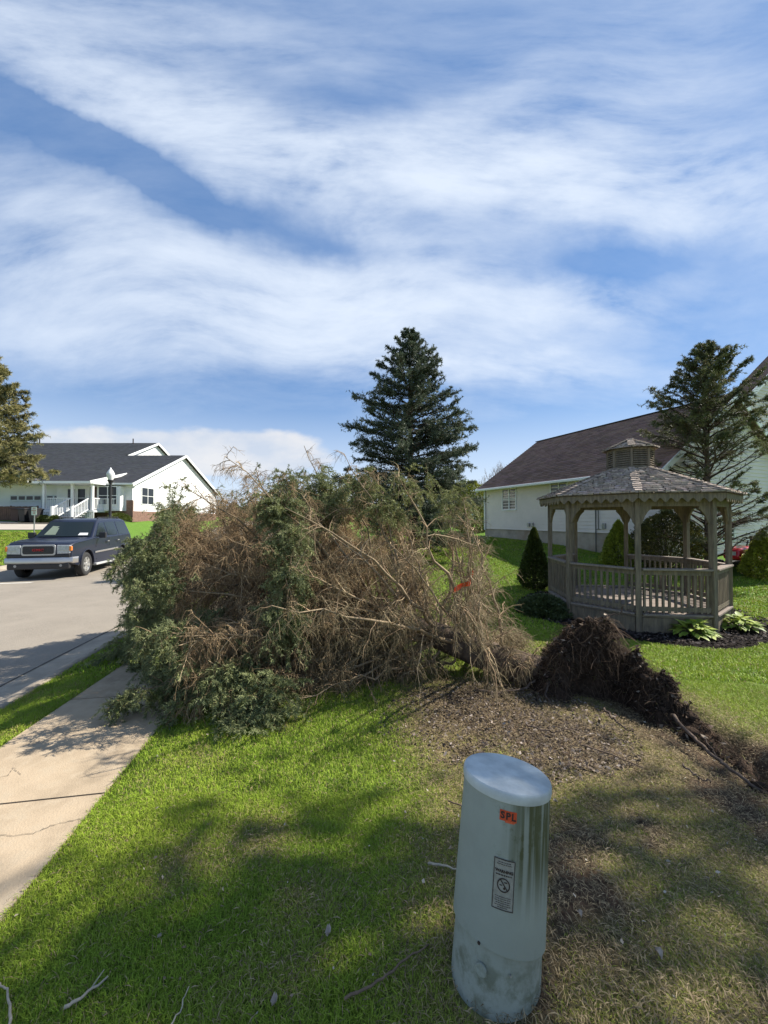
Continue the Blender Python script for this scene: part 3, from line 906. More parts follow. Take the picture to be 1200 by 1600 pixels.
# ------------------------------------------------------------------ the fallen spruce
fs = thing('fallen_spruce', 'big uprooted spruce lying on its side across the pavement, brown inner twigs showing', 'tree', (0, 0, 0))
TB = np.array([1.55, 3.92, .02]); TT = np.array([-3.75, 6.35, .60])
AX = (TT - TB) / np.linalg.norm(TT - TB); TL = np.linalg.norm(TT - TB)
def axis_pt(t):
    t = np.atleast_1d(t)[:, None]
    p = TB + (TT - TB) * t
    p[:, 2] += .30 * np.sin(np.clip(t[:, 0], 0, 1) * np.pi)
    return p
# trunk
mb = MB(); pts = []; rad_ = []
for q in np.linspace(-.03, 1, 41):
    p = axis_pt(q)[0]; pts.append(p + rng.normal(0, .006, 3)); rad_.append(.015 + .150 * (1 - max(q, 0)) ** .8 + .03 * math.exp(-max(q, 0) / .03))
trk = mb.tube(pts, rad_, 20).build('trunk', M['bark'], fs, smooth=True)
# main limbs: whorls round the lying axis
BU = nrm(np.cross(AX, [0, 0, 1.0])[None])[0]      # horizontal, towards the viewer's side
if BU[1] > 0: BU = -BU
BV = np.cross(BU, AX);  BV = BV if BV[2] > 0 else -BV
def env(t): return float(np.interp(t, [0, .04, .12, .25, .4, .55, .7, .85, .95, 1], [1.0, 1.8, 2.15, 2.2, 2.1, 1.98, 1.65, 1.15, .6, .3]))
tl = []; an = []
for w_, t_ in enumerate(np.linspace(.035, .975, 30)):
    k = (13 if t_ < .12 else 10) if t_ < .75 else 8
    for j in range(k):
        tl.append(np.clip(t_ + rng.normal(0, .012), .02, .98)); an.append(2 * np.pi * (j + .37 * w_) / k + rng.normal(0, .2))
tl = np.array(tl); an = np.array(an)
rad_dir = BU[None] * np.cos(an)[:, None] + BV[None] * np.sin(an)[:, None]
down = rad_dir[:, 2] < -.45
keep_ = ~(down & (rng.random(len(tl)) < .65) & ~((tl > .135) & (tl < .42) & (rad_dir[:, 1] < 0))); keep_ &= ~((tl < .07) & (rad_dir[:, 2] < .1)); keep_ &= ~((tl < .135) & (rad_dir[:, 2] < .45) & (rad_dir[:, 1] < .3))
tl, an, rad_dir = tl[keep_], an[keep_], rad_dir[keep_]
nx_ = 34      # limbs pinned under the trunk, splayed over the grass on the viewer's side
tl = np.concatenate([tl, rng.uniform(.155, .36, nx_)]); ax_ = rng.uniform(-.55, .30, nx_); an = np.concatenate([an, ax_])
rad_dir = np.concatenate([rad_dir, BU[None] * np.cos(ax_)[:, None] + BV[None] * np.sin(ax_)[:, None]])
n = len(tl)
L = np.array([env(t) for t in tl]) * rng.uniform(.72, 1.10, n)
L *= 1 - .10 * np.clip(rad_dir[:, 2], 0, 1) * (tl < .4)
fw = np.where(tl < .14, rng.uniform(-.10, .40, n), rng.uniform(.10, .42, n))
lowfront = (tl < .30) & (rad_dir[:, 2] < .45) & (rad_dir[:, 1] < .3)
fw = np.where(lowfront, rng.uniform(.2, .9, n), fw); L = np.where(lowfront, L * np.interp(tl, [.13, .22, .3], [.62, .75, .9]), L)
fw = np.where((tl < .10) & (rad_dir[:, 2] >= .1), rng.uniform(-.42, .15, n), fw)
L = np.where((tl < .10) & (rad_dir[:, 2] >= .1), L * .85, L)
d = nrm(rad_dir + AX[None] * fw[:, None] + rng.normal(0, .10, (n, 3)))
for _ in range(10):
    tip = axis_pt(tl) + d * L[:, None]
    L = np.where((tip[:, 2] < .55 + .5 * (tl > .5)) & (tip[:, 0] / np.maximum(tip[:, 1], .5) < np.where(tl > .5, -.61, -.56)), L * .88, L)
    L = np.where(tip[:, 2] > np.interp(tip[:, 0] / np.maximum(tip[:, 1], .5), [-.7, -.58, -.45, -.3], [1.15, 1.6, 2.15, 2.6]), L * .88, L)
    L = np.where(tip[:, 2] > 2.22 + .12 * np.sin(an * 7), L * .90, L)
    L = np.where((tip[:, 0] / np.maximum(tip[:, 1], .5) < -.665) | (tip[:, 0] / np.maximum(tip[:, 1], .5) > .33), L * .88, L)
# heavy limbs sag towards the ground once the tree lies on its side, tips curl up the old way
g = AX[None] * rng.uniform(.05, .35, n)[:, None] * np.where(tl < .14, rng.choice([-.5, .8], n), 1)[:, None] + np.stack([np.zeros(n), np.zeros(n), -rng.uniform(.02, .22, n) * (1 - .7 * np.clip(rad_dir[:, 2], 0, 1))], 1)
K = 12
limbs = curve(axis_pt(tl), d, L, g, K, .014)
def settle(P, clear=.03):
    sh = P.shape
    q = P.reshape(-1, 3).copy(); gz = H(q[:, 0], q[:, 1]) + clear
    low = q[:, 2] < gz
    q[:, 2] = np.where(low, gz + (q[:, 2] - gz) * -.05 + rng.uniform(0, .10, len(q)), q[:, 2])
    return q.reshape(sh)
limbs = settle(limbs, .05)
limb_r = .009 + .020 * L / 2.2 * (1 - .5 * tl)
vis_order = np.argsort(-(limb_r * (1.6 - tl)))
single = set(vis_order[:84].tolist())
tan = np.array([.22, .165, .105])
for i in vis_order[:84]:
    V, F, per_ = tubes(limbs[i:i + 1], limb_r[i:i + 1], np.array([.0035]), 6)
    np_mesh('branch', V, F, M['limb'], fs, smooth=True)
wood = Bag(); leaf = Bag()
rest = np.array([i for i in range(n) if i not in single])
V, F, per_ = tubes(limbs[rest], limb_r[rest], np.full(len(rest), .003), 5)
wood.add(V, F, np.repeat(tan[None] * rng.uniform(.55, 1.1, len(rest))[:, None], per_, 0))

tl = np.concatenate([tl, [.42]]); an = np.concatenate([an, [1.5]]); rad_dir = np.concatenate([rad_dir, [[-.12, 0, 1.0]]])
limbs = np.concatenate([limbs, curve(axis_pt(np.array([.40])), nrm(np.array([[-.10, .12, 1.0]])), np.array([1.95]), np.array([[-.12, 0, .02]]), K, .012)]); L = np.concatenate([L, [1.5]]); n = len(tl)
V, F, per_ = tubes(limbs[-1:], np.array([.022]), np.array([.004]), 6); np_mesh('branch', V, F, M['limb'], fs, smooth=True)
# where the needles are still on the twigs: clumps on the outside of the crown
def blob(px, py, dep, r): return np.array([*pz(px, py, dep), r])
GREEN = np.array([blob(455, 845, 3.95, .20), blob(458, 900, 3.8, .20), blob(445, 965, 3.65, .20), blob(440, 795, 4.2, .22), blob(425, 1085, 3.25, .26), blob(370, 1060, 3.35, .28), blob(400, 1110, 3.15, .24),
                  blob(330, 990, 3.9, .32), blob(290, 1010, 4.1, .38), blob(250, 960, 4.5, .42), blob(300, 1065, 3.6, .3), blob(210, 1010, 4.9, .4),
                  blob(500, 775, 4.8, .42), blob(560, 768, 4.7, .30), blob(610, 790, 4.4, .24), blob(650, 756, 4.6, .30), blob(715, 775, 4.5, .22), blob(460, 770, 5.0, .35)])
def green_p(P, tpar):
    q = P[:, None, :] - GREEN[None, :, :3]
    dd = (q ** 2).sum(2) / GREEN[None, :, 3] ** 2
    b = np.exp(-dd).max(1)
    return np.clip(b * 1.7 - .45, 0, 1)

# secondary shoots
m = ((14 + 21 * L / 2.1) * np.where(tl < .25, .88, 1)).astype(int)
idx = np.repeat(np.arange(n), m); q = len(idx)
s = rng.uniform(.10, 1, q) ** .85
p, tg = sample(limbs, idx, s)
aw = np.cross(tg, rad_dir[idx]); aw = np.where(np.linalg.norm(aw, axis=1, keepdims=True) < .05, BU[None], aw)
lat = nrm(np.cross(tg, AX[None])) * np.where(rng.random(q) < .5, 1, -1)[:, None]
d2 = nrm(tg * rng.uniform(.45, 1.0, q)[:, None] + lat * rng.uniform(.5, 1.0, q)[:, None] + AX[None] * rng.normal(-.05, .35, q)[:, None] + rng.normal(0, .22, (q, 3)) + np.array([0, 0, -.10]))
l2 = (.07 + .36 * L[idx] * (1 - s) ** .8 * .75 + .10) * rng.uniform(.5, 1.1, q)
l2 = np.minimum(l2, .72); t_par0 = tl[idx]
sec = settle(curve(p, d2, l2, np.stack([np.zeros(q), np.zeros(q), -rng.uniform(.05, .45, q)], 1) - AX[None] * .12, 6, .035), .015)
V, F, per_ = tubes(sec, (.0030 + .0062 * l2) * np.where(t_par0 < .36, 1.25, 1), np.full(q, .0016), 3)
shade = rng.uniform(.55, 1.25, q)[:, None] * np.where(tl[idx] < .36, 1.15, 1)[:, None]
wood.add(V, F, np.repeat(np.where(rng.random(q)[:, None] < .3, np.array([.46, .35, .22]), np.array([.28, .195, .12])) * shade, per_, 0))
s_out = s; t_par = tl[idx]
# hanging twiglets
m3 = np.maximum(4, (17 * np.minimum(l2, .5) / .36) * np.where(tl[idx] < .27, .68, 1)).astype(int)
idx3 = np.repeat(np.arange(q), m3); n3 = len(idx3)
s3 = rng.uniform(.12, 1, n3)
p3, t3 = sample(sec, idx3, s3)
d3 = nrm(t3 * rng.uniform(.2, 1, n3)[:, None] + perp(t3, rng.random(n3) * 6.283) * .8 + np.array([0, 0, -.45]) - AX[None] * .18)
l3 = rng.uniform(.05, .17, n3) * np.where(s3 > .8, .7, 1)
ter = curve(p3, d3, l3, np.stack([rng.normal(0, .15, n3), rng.normal(0, .15, n3), -rng.uniform(.1, .6, n3)], 1), 4, .06)
tip_frac = s_out[idx3]
tt = t_par[idx3]
base_g = green_p(p3, tt)
# the crown's far end keeps all its needles; outside sprays keep most of them
rr_ = p3 - axis_pt(tt); rr_ = np.linalg.norm(rr_ - AX[None] * (rr_ @ AX)[:, None], axis=1) / np.array([env(v) for v in tt])
clump = fbm(p3[:, 0] * 2.2 + p3[:, 2] * 1.3, p3[:, 1] * 2.2 - p3[:, 2] * 1.7, 77)
far_side = p3[:, 1] - axis_pt(tt)[:, 1]
g_end = _sm((-(p3[:, 0] + .49 * p3[:, 1]) + .9 * (clump - .5)) / .35) * np.clip(.25 + 1.3 * _sm((rr_ - .25) / .3), 0, 1)
g_top = .25 * _sm((rr_ - .68) / .25) * (clump > .55) * (p3[:, 2] > 1.2)
g_back = .35 * _sm((rr_ - .55) / .3) * (far_side > .5)
pg = np.maximum.reduce([base_g, g_end, g_top, g_back])
thin = (tt < .22) & (pg > 0)
alive = rng.random(n3) < pg * np.where(thin, .8, 1)
dead = ~alive
V, F, per_ = tubes(ter[dead], np.full(dead.sum(), .0022), np.full(dead.sum(), .0010), 3)
cd = np.where(rng.random(dead.sum())[:, None] < .5, np.array([.27, .18, .10]), np.array([.42, .31, .18])) * rng.uniform(.5, 1.35, dead.sum())[:, None]
# near the root end the twigs are paler, weathered
pale = _sm((.34 - tt[dead]) / .2)[:, None]
cd = cd * (1 - pale) + np.array([.27, .215, .125]) * rng.uniform(.5, 1.25, dead.sum())[:, None] * pale
wood.add(V, F, np.repeat(cd, per_, 0))
la = ter[alive]; na = len(la)
cA = np.array([.095, .120, .055]); cB = np.array([.31, .335, .145]); cC = np.array([.25, .26, .09])
mx_ = rng.beta(2, 2.2, na)[:, None]
cols = cA * (1 - mx_) + cB * mx_
yl = (_sm((.30 - tt[alive]) / .15) * .7)[:, None]
cols = cols * (1 - yl) + cC * yl
yl2 = (rng.random(na) < .10)[:, None]
cols = np.where(yl2, np.array([.15, .18, .05]), cols)
V, F, per_ = tubes(la, np.full(na, .002), np.full(na, .001), 3)
wood.add(V, F, np.repeat(np.tile([[.14, .11, .06]], (na, 1)), per_, 0))
V, F, C = needles(la, 26, .028, .0070, cols, .85); leaf.add(V, F, C)
# short side shoots on green sprays
i4 = np.repeat(np.arange(na), 2); n4 = len(i4)
p4, t4 = sample(la, i4, rng.uniform(.2, .9, n4))
sh4 = curve(p4, nrm(t4 + perp(t4, rng.random(n4) * 6.283) * .9), rng.uniform(.04, .09, n4), np.tile([[0, 0, -.15]], (n4, 1)), 3)
V, F, C = needles(sh4, 14, .027, .0070, cols[i4], .85); leaf.add(V, F, C)
# boughs that kept their needles: dense drooping sprays in the clumps
nb = len(GREEN); per_b = 46
ib = np.repeat(np.arange(nb), np.where((GREEN[:, 0] / GREEN[:, 1] > -.10) & (GREEN[:, 2] > 1.5), 15, per_b)); nn_ = len(ib)
off_ = nrm(rng.normal(0, 1, (nn_, 3))) * (rng.random(nn_) ** .5)[:, None] * GREEN[ib, 3][:, None] * .85
pb_ = GREEN[ib, :3] + off_
pb_[:, 2] = np.maximum(pb_[:, 2], H(pb_[:, 0], pb_[:, 1]) + .08)
db_ = nrm(nrm(off_) * .7 + np.array([-.25, -.35, -.25]) + rng.normal(0, .3, (nn_, 3)))
lb_ = rng.uniform(.16, .38, nn_)
bs = settle(curve(pb_ - db_ * lb_[:, None] * .4, db_, lb_, np.stack([np.zeros(nn_), np.zeros(nn_), -rng.uniform(.1, .5, nn_)], 1), 5, .03), .02)
V, F, per_ = tubes(bs, np.full(nn_, .0035), np.full(nn_, .0015), 3); wood.add(V, F, np.repeat(np.tile([[.16, .12, .07]], (nn_, 1)), per_, 0))
ic = np.repeat(np.arange(nn_), 9); nc = len(ic)
pc, tcg = sample(bs, ic, rng.uniform(.1, 1, nc))
latc = nrm(np.cross(tcg, np.array([[0.3, .5, 1.]]))) * np.where(rng.random(nc) < .5, 1, -1)[:, None]
sc_ = curve(pc, nrm(tcg * .9 + latc * .8 + rng.normal(0, .15, (nc, 3))), rng.uniform(.06, .13, nc), np.tile([[0, 0, -.25]], (nc, 1)), 3, .02)
mxb = np.clip(rng.beta(2, 2, nn_) + .10, 0, 1)[ic][:, None]
colb = cA * (1 - mxb) + cB * mxb
ylb = ((GREEN[ib, 0] / GREEN[ib, 1] > -.10)[ic] * .75)[:, None]; colb = colb * (1 - ylb) + cC * ylb
V, F, C = needles(sc_, 24, .027, .0066, colb, .85); leaf.add(V, F, C)
V, F, C = needles(bs, 40, .027, .0066, np.tile((cA + cB) / 2, (nn_, 1)), .85); leaf.add(V, F, C)
# finest dead hairs, they make the brown core read as a mesh of thousands of twigs
dd_ = np.where(dead & ((tt > .27) | (rng.random(n3) < .6)))[0]; i5 = np.repeat(dd_, 2); n5 = len(i5)
p5, t5 = sample(ter, i5, rng.uniform(.2, 1, n5))
sh5 = curve(p5, nrm(t5 * .5 + perp(t5, rng.random(n5) * 6.283) + np.array([0, 0, -.35])), rng.uniform(.025, .09, n5), np.stack([rng.normal(0, .2, n5), rng.normal(0, .2, n5), -rng.uniform(0, .5, n5)], 1), 3, .05)
V, F, per_ = tubes(sh5, np.full(n5, .0014), np.full(n5, .0008), 3)
c5 = np.array([.33, .23, .13]) * rng.uniform(.45, 1.5, n5)[:, None]
pale = _sm((.34 - tt[i5]) / .2)[:, None]
c5 = c5 * (1 - pale) + np.array([.26, .21, .12]) * rng.uniform(.5, 1.2, n5)[:, None] * pale
wood.add(V, F, np.repeat(c5, per_, 0))
wood.mesh('twigs', M['twig'], fs)
leaf.mesh('needles', M['needle'], fs)
print('fallen spruce: limbs', n, 'sec', q, 'ter', n3, 'alive', na)

# ------------------------------------------------------------------ root plate torn out of the lawn
rp_x = np.arange(1.25, 3.05, .022); rp_y = np.arange(1.95, 4.55, .022)
XX, YY = np.meshgrid(rp_x, rp_y); xx, yy = XX.ravel(), YY.ravel()
hh = np.full(len(xx), -9.0)
gr = H(xx, yy)
for i in range(len(CREST) - 1):
    a, b = CREST[i], CREST[i + 1]
    dist, t = seg_d(xx, yy, a, b)
    top = a[2] * (1 - t) + b[2] * t
    left_side = ((b[0] - a[0]) * (yy - a[1]) - (b[1] - a[1]) * (xx - a[0]))
    wl = .18 + .56 * np.maximum(top, 0); wr = .10 + .30 * np.maximum(top, 0)
    near = (yy < (a[1] * (1 - t) + b[1] * t)) | (xx < (a[0] * (1 - t) + b[0] * t) - .02)
    w = np.where(near, wl, wr)
    f = np.clip(1 - (dist / w) ** 1.5, -.5, 1)
    hh = np.maximum(hh, (top + .10) * f - .10 * 1.0 + .0)
nz = fbm(xx * 7, yy * 7, 41, 5) - .5; nz2 = fbm(xx * 22, yy * 22, 44, 4) - .5
rid = np.abs(fbm(xx * 4.3 + 3, yy * 4.3, 47, 3) - .5) * 2
hh = hh + np.clip(hh + .10, 0, .40) * (nz * 1.0 + nz2 * .45 - (1 - rid) ** 3 * .35 + .10)
pit = np.exp(-((xx - 1.88) / .15) ** 2 - ((yy - 3.52) / .14) ** 2) + .7 * np.exp(-((xx - 2.05) / .10) ** 2 - ((yy - 3.42) / .10) ** 2)
hh = hh - .42 * pit
pit2 = np.exp(-((xx - 2.30) / .06) ** 2 - ((yy - 3.25) / .25) ** 2); hh = hh - .10 * pit2
zt = np.maximum(gr - .25, hh + np.minimum(gr, 0))
px2 = xx + .10 * nz * (hh > .1); py2 = yy - .45 * np.clip(hh - .22, 0, 1) + .16 * nz2 * (hh > .1)
nx, ny = len(rp_x), len(rp_y)
ii = np.arange(nx * ny).reshape(ny, nx)
F = np.stack([ii[:-1, :-1], ii[:-1, 1:], ii[1:, 1:], ii[1:, :-1]], -1).reshape(-1, 4)
up_ = zt > gr - .12
F = F[up_[F].any(1)]
soilc = np.array([.045, .031, .022])[None] * (.25 + 1.4 * fbm(xx * 9, yy * 9, 51)[:, None])
moss = (np.exp(-((xx - 1.80) / .22) ** 2 - ((yy - 2.75) / .25) ** 2) * (fbm(xx * 6, yy * 6, 9) > .45))[:, None]
soilc = soilc * (1 - .6 * moss) + np.array([.09, .10, .03]) * .6 * moss
M['plate'] = mat('root_plate_soil', (.05, .03, .02), 1.0, attr=True, var=.6, scale=26, bump=1.0, bscale=60, spec=.04)
PV = np.stack([px2, py2, zt], 1)
used = np.unique(F)
plate = np_mesh('root_plate', PV, F, M['plate'], fs, col=soilc, smooth=True)
# fine fibrous roots, clods and clinging litter over the plate
selv = used[(zt[used] > gr[used] + .0)]
def on_plate(n, wt=None):
    j = rng.choice(selv, n, p=wt); return PV[j] + rng.normal(0, .008, (n, 3)), j
pw_ = np.clip(zt[selv] - gr[selv] + .03, .02, .5); pw_ /= pw_.sum()
bag = Bag()
N_ = 10000
p, j = on_plate(N_, pw_)
d = nrm(rng.normal(0, 1, (N_, 3)) * [1, 1, .7] + np.array([-.25, -.5, -.15]))
fib = curve(p, d, rng.uniform(.02, .13, N_) * np.where(rng.random(N_) < .06, 2.2, 1), np.stack([rng.normal(0, .3, N_), rng.normal(0, .3, N_), -rng.uniform(.2, 1.0, N_)], 1), 5, .06)
V, F, per_ = tubes(fib, rng.uniform(.0008, .0024, N_), np.full(N_, .0006), 3)
bag.add(V, F, np.repeat(np.where(rng.random(N_)[:, None] < .3, np.array([.17, .12, .08]), np.array([.065, .045, .032])) * rng.uniform(.5, 1.4, N_)[:, None], per_, 0))
# snapped roots as thick as a finger standing out of the plate
n6 = 110; p6, j6 = on_plate(n6, pw_); d6 = nrm(rng.normal(0, 1, (n6, 3)) * [1, .8, .8] + np.array([.1, -.45, .1]))
r6 = curve(p6 - d6 * .03, d6, rng.uniform(.06, .26, n6), np.stack([rng.normal(0, .4, n6), rng.normal(0, .4, n6), -rng.uniform(.1, .9, n6)], 1), 8, .05)
V, F, per_ = tubes(r6, rng.uniform(.003, .009, n6), rng.uniform(.001, .003, n6), 5); bag.add(V, F, np.repeat(np.array([.13, .085, .055]) * rng.uniform(.4, 1.4, n6)[:, None], per_, 0))
bag.mesh('root_fibres', M['twig'], plate)
# clods of earth still clinging to it
mbc = MB(); ico = bmesh.new(); bmesh.ops.create_icosphere(ico, subdivisions=2, radius=1.0); iv = np.array([v.co[:] for v in ico.verts]); ifc = [tuple(v.index for v in f.verts) for f in ico.faces]; ico.free()
pcl, _ = on_plate(70, pw_)
for q_ in pcl:
    s_ = rng.uniform(.012, .05); mbc = MB(); k_ = 1 + .5 * (fbm(iv[:, 0] * 2 + q_[0] * 9, iv[:, 1] * 2 + iv[:, 2] * 1.7 + q_[1] * 9, 5, 3) - .5)
    mbc.add(q_ + iv * k_[:, None] * s_ * np.array([1, 1, .8]), ifc).build('soil_clod', M['soil'], plate)
p, j = on_plate(3200, pw_)
o = flakes('soil_crumbs', p, (.012, .05), [(.05, .03, .02), (.08, .05, .035), (.03, .02, .014), (.19, .14, .10), (.30, .24, .18)], M['leaf'], .012, 1.2); o.parent = plate
del o['kind']
# turf and moss still growing on the lifted edge
p = np.stack([rng.normal(1.80, .16, 1700), rng.normal(2.78, .20, 1700)], 1)
jx = np.clip(((p[:, 0] - rp_x[0]) / .022).astype(int), 0, nx - 1); jy = np.clip(((p[:, 1] - rp_y[0]) / .022).astype(int), 0, ny - 1)
p = PV[ii[jy, jx]]
p = np.concatenate([p, on_plate(500)[0]])
tf = curve(p, nrm(rng.normal(0, .6, (len(p), 3)) + np.array([-.1, -.3, .55])), rng.uniform(.03, .08, len(p)), np.tile([[0, 0, -.5]], (len(p), 1)), 4, .03)
V, F, per_ = tubes(tf, np.full(len(p), .0022), np.full(len(p), .0008), 3)
np_mesh('turf', V, F, M['grass'], plate, col=np.repeat(np.array([.20, .19, .06]) * rng.uniform(.4, 1.3, len(p))[:, None], per_, 0))
def root(pts, r0, r1, name='root'):
    P = np.array(pts, float); tt_ = np.linspace(0, len(P) - 1, 24); i = np.clip(tt_.astype(int), 0, len(P) - 2); f = (tt_ - i)[:, None]
    f = f * f * (3 - 2 * f)
    Q = P[i] * (1 - f) + P[i + 1] * f + rng.normal(0, .005, (24, 3))
    return MB().tube(Q, list(np.linspace(r0, r1, 24)), 7).build(name, M['bark'], fs, smooth=True)
def gp(px, py, dep): return pz(px, py, dep)
root([gp(985, 1062, 3.45), gp(1012, 1054, 3.4), gp(1034, 1058, 3.35), gp(1046, 1072, 3.3), gp(1049, 1088, 3.25)], .016, .007)
root([gp(1045, 1115, 3.0), gp(1080, 1150, 2.75), gp(1120, 1185, 2.5), gp(1165, 1222, 2.35), gp(1210, 1245, 2.25)], .014, .008)
root([gp(1090, 1145, 2.7), gp(1105, 1165, 2.6), gp(1125, 1190, 2.5)], .006, .003)
root([gp(930, 975, 3.65), gp(945, 962, 3.6), gp(968, 958, 3.55), gp(972, 945, 3.5)], .008, .003)
root([gp(940, 1105, 3.1), gp(960, 1125, 2.95), gp(985, 1140, 2.85)], .009, .004)
root([gp(840, 1058, 3.75), gp(815, 1075, 3.6), gp(770, 1080, 3.5), gp(740, 1072, 3.5)], .010, .004)
root([gp(860, 1050, 3.7), gp(850, 1085, 3.5), gp(875, 1120, 3.2)], .014, .004)
root([gp(1060, 1190, 2.45), gp(1085, 1210, 2.36), gp(1105, 1216, 2.34)], .006, .003)
root([gp(820, 1130, 2.9), gp(860, 1140, 2.85), gp(900, 1135, 2.9)], .006, .003)

# orange flagging tape on a bare limb
M['tape'] = mat('orange_tape', (.75, .13, .03), .5, trans=.35)
tape = MB()
A = [np.array(gp(709, 922, 3.40)), np.array(gp(722, 914, 3.35)), np.array(gp(733, 911, 3.35)), np.array(gp(738, 900, 3.37)), np.array(gp(738, 889, 3.40))]
A2 = []
for i in range(len(A) - 1):
    for t in np.linspace(0, 1, 5)[:-1]: A2.append(A[i] * (1 - t) + A[i + 1] * t)
A2.append(A[-1])
for i in range(len(A2) - 1):
    w0 = np.array([.003, .02 * math.sin(i * .9), .022]); w1 = np.array([.003, .02 * math.sin((i + 1) * .9), .022])
    tape.add([A2[i] - w0, A2[i] + w0, A2[i + 1] + w1, A2[i + 1] - w1], [(0, 1, 2, 3)])
    tape.add([A2[i] - w0 + [0, .002, 0], A2[i] + w0 + [0, .002, 0], A2[i + 1] + w1 + [0, .002, 0], A2[i + 1] - w1 + [0, .002, 0]], [(3, 2, 1, 0)])
tag(tape.build('flagging_tape', M['tape']), 'orange plastic flagging tape tied to a bare limb of the fallen tree', 'tape')
# limb the tape is tied to
V, F, per_ = tubes(curve(np.array([axis_pt(.13)[0]]), nrm(np.array(gp(736, 900, 3.38)) - axis_pt(.13)[0])[None], np.array([1.6]), np.array([[0, 0, .02]]), 10, .004), np.array([.014]), np.array([.004]), 6)
np_mesh('branch', V, F, M['limb'], fs, smooth=True)
# ------------------------------------------------------------------ shingled roof planes and clapboard walls
def shingles(bag, O, U, V, N, ulim, vmax, course, tab, thick, c, jit=.25, gap=0.0, rag=0.0, vmin=0.0):
    """courses of tabs on the plane O + u*U + v*V; ulim(v) -> (u0,u1) clips each course"""
    O, U, V, N = [np.array(q, float) for q in (O, U, V, N)]
    v = vmin; row = 0
    Vs = []; Cs = []
    c = np.array(c, float)
    while v < vmax - .01:
        v1 = min(v + course, vmax)
        a0, b0 = ulim(v); a1, b1 = ulim(v1)
        u = a0 - (tab * random.random())
        while u < b0 - 1e-3:
            w = tab * random.uniform(.75, 1.25) if rag else tab * random.uniform(.9, 1.1)
            l, r = max(u, a0), min(u + w - gap, b0)
            l1, r1 = max(l, a1), min(r, b1)
            u += w
            if r - l < .01: continue
            if r1 < l1: l1 = r1 = min(max((l + r) / 2, a1), b1)
            dv = random.uniform(-rag, rag) if rag else 0
            th = thick * random.uniform(.6, 1.5) if rag else thick
            vv0 = max(v + dv, -.03)
            lo = [O + U * l + V * vv0, O + U * r + V * vv0]
            hi = [O + U * r1 + V * v1, O + U * l1 + V * v1]
            Vs += [lo[0] + N * th, lo[1] + N * th, hi[0] + N * .002, hi[1] + N * .002, lo[0] - N * .002, lo[1] - N * .002]
            k = c * random.uniform(1 - jit, 1 + jit) * np.array([1, random.uniform(.96, 1.04), random.uniform(.93, 1.07)])
            Cs += [k] * 6
        v = v1; row += 1
    n = len(Vs) // 6
    i = np.arange(n)[:, None] * 6
    F = np.concatenate([i + np.array([[0, 1, 2, 3]]), i + np.array([[4, 5, 1, 0]]), i + np.array([[1, 5, 2, 2]])[:, :4] * 1])
    F = F[:2 * n]
    bag.add(np.array(Vs), F, np.array(Cs))
M['shingle'] = mat('asphalt_shingles', (.1, .1, .1), .95, attr=True, var=.18, scale=14, bump=.4, bscale=120, spec=.15)
M['siding_c'] = mat('cream_siding', (.82, .71, .66), .6, var=.05, scale=1.2, spec=.3)
M['siding_w'] = mat('white_siding', (.78, .775, .765), .6, var=.05, scale=1.2, spec=.3)
M['siding_b'] = mat('pale_siding', (.77, .69, .635), .6, var=.07, scale=1.1, spec=.3)
M['found'] = mat('foundation_concrete', (.42, .36, .29), .95, var=.25, scale=1.6, bump=.3, var2=((.30, .20, .13), 1.1, .52, .75))
M['brick'] = mat('brown_brick', (.20, .115, .085), .9, var=.35, scale=9, bump=.3)
M['soffit'] = mat('soffit', (.55, .55, .50), .7)
M['concrete_pale'] = mat('driveway_concrete', (.44, .39, .32), .9, var=.12, scale=.8, bump=.2)

def clapboard(mb, a, b, z0, top, course=.15, out=.024, n_out=None):
    """a,b = wall ends (x,y); top(s) = wall height at distance s; outward normal to the right of a->b is n_out"""
    a = np.array(a, float); b = np.array(b, float); Lw = np.linalg.norm(b - a); d = (b - a) / Lw
    z = z0
    zmax = max(top(s) for s in np.linspace(0, Lw, 60))
    ss = np.linspace(0, Lw, 401); ts = np.array([top(s) for s in ss])
    while z < zmax - .01:
        z1 = min(z + course, zmax)
        def span(zz):
            ok = ss[ts >= zz - 1e-6]
            return (ok[0], ok[-1]) if len(ok) else None
        s0 = span(z); s1 = span(z1 - .002)
        if s0 is None: break
        if s1 is None: s1 = ((s0[0] + s0[1]) / 2,) * 2
        P = lambda s, zz, o: (a[0] + d[0] * s + n_out[0] * o, a[1] + d[1] * s + n_out[1] * o, zz)
        mb.add([P(s0[0], z, out), P(s0[1], z, out), P(s1[1], z1, .001), P(s1[0], z1, .001), P(s0[0], z, 0), P(s0[1], z, 0)], [(0, 1, 2, 3), (4, 5, 1, 0)])
        z = z1
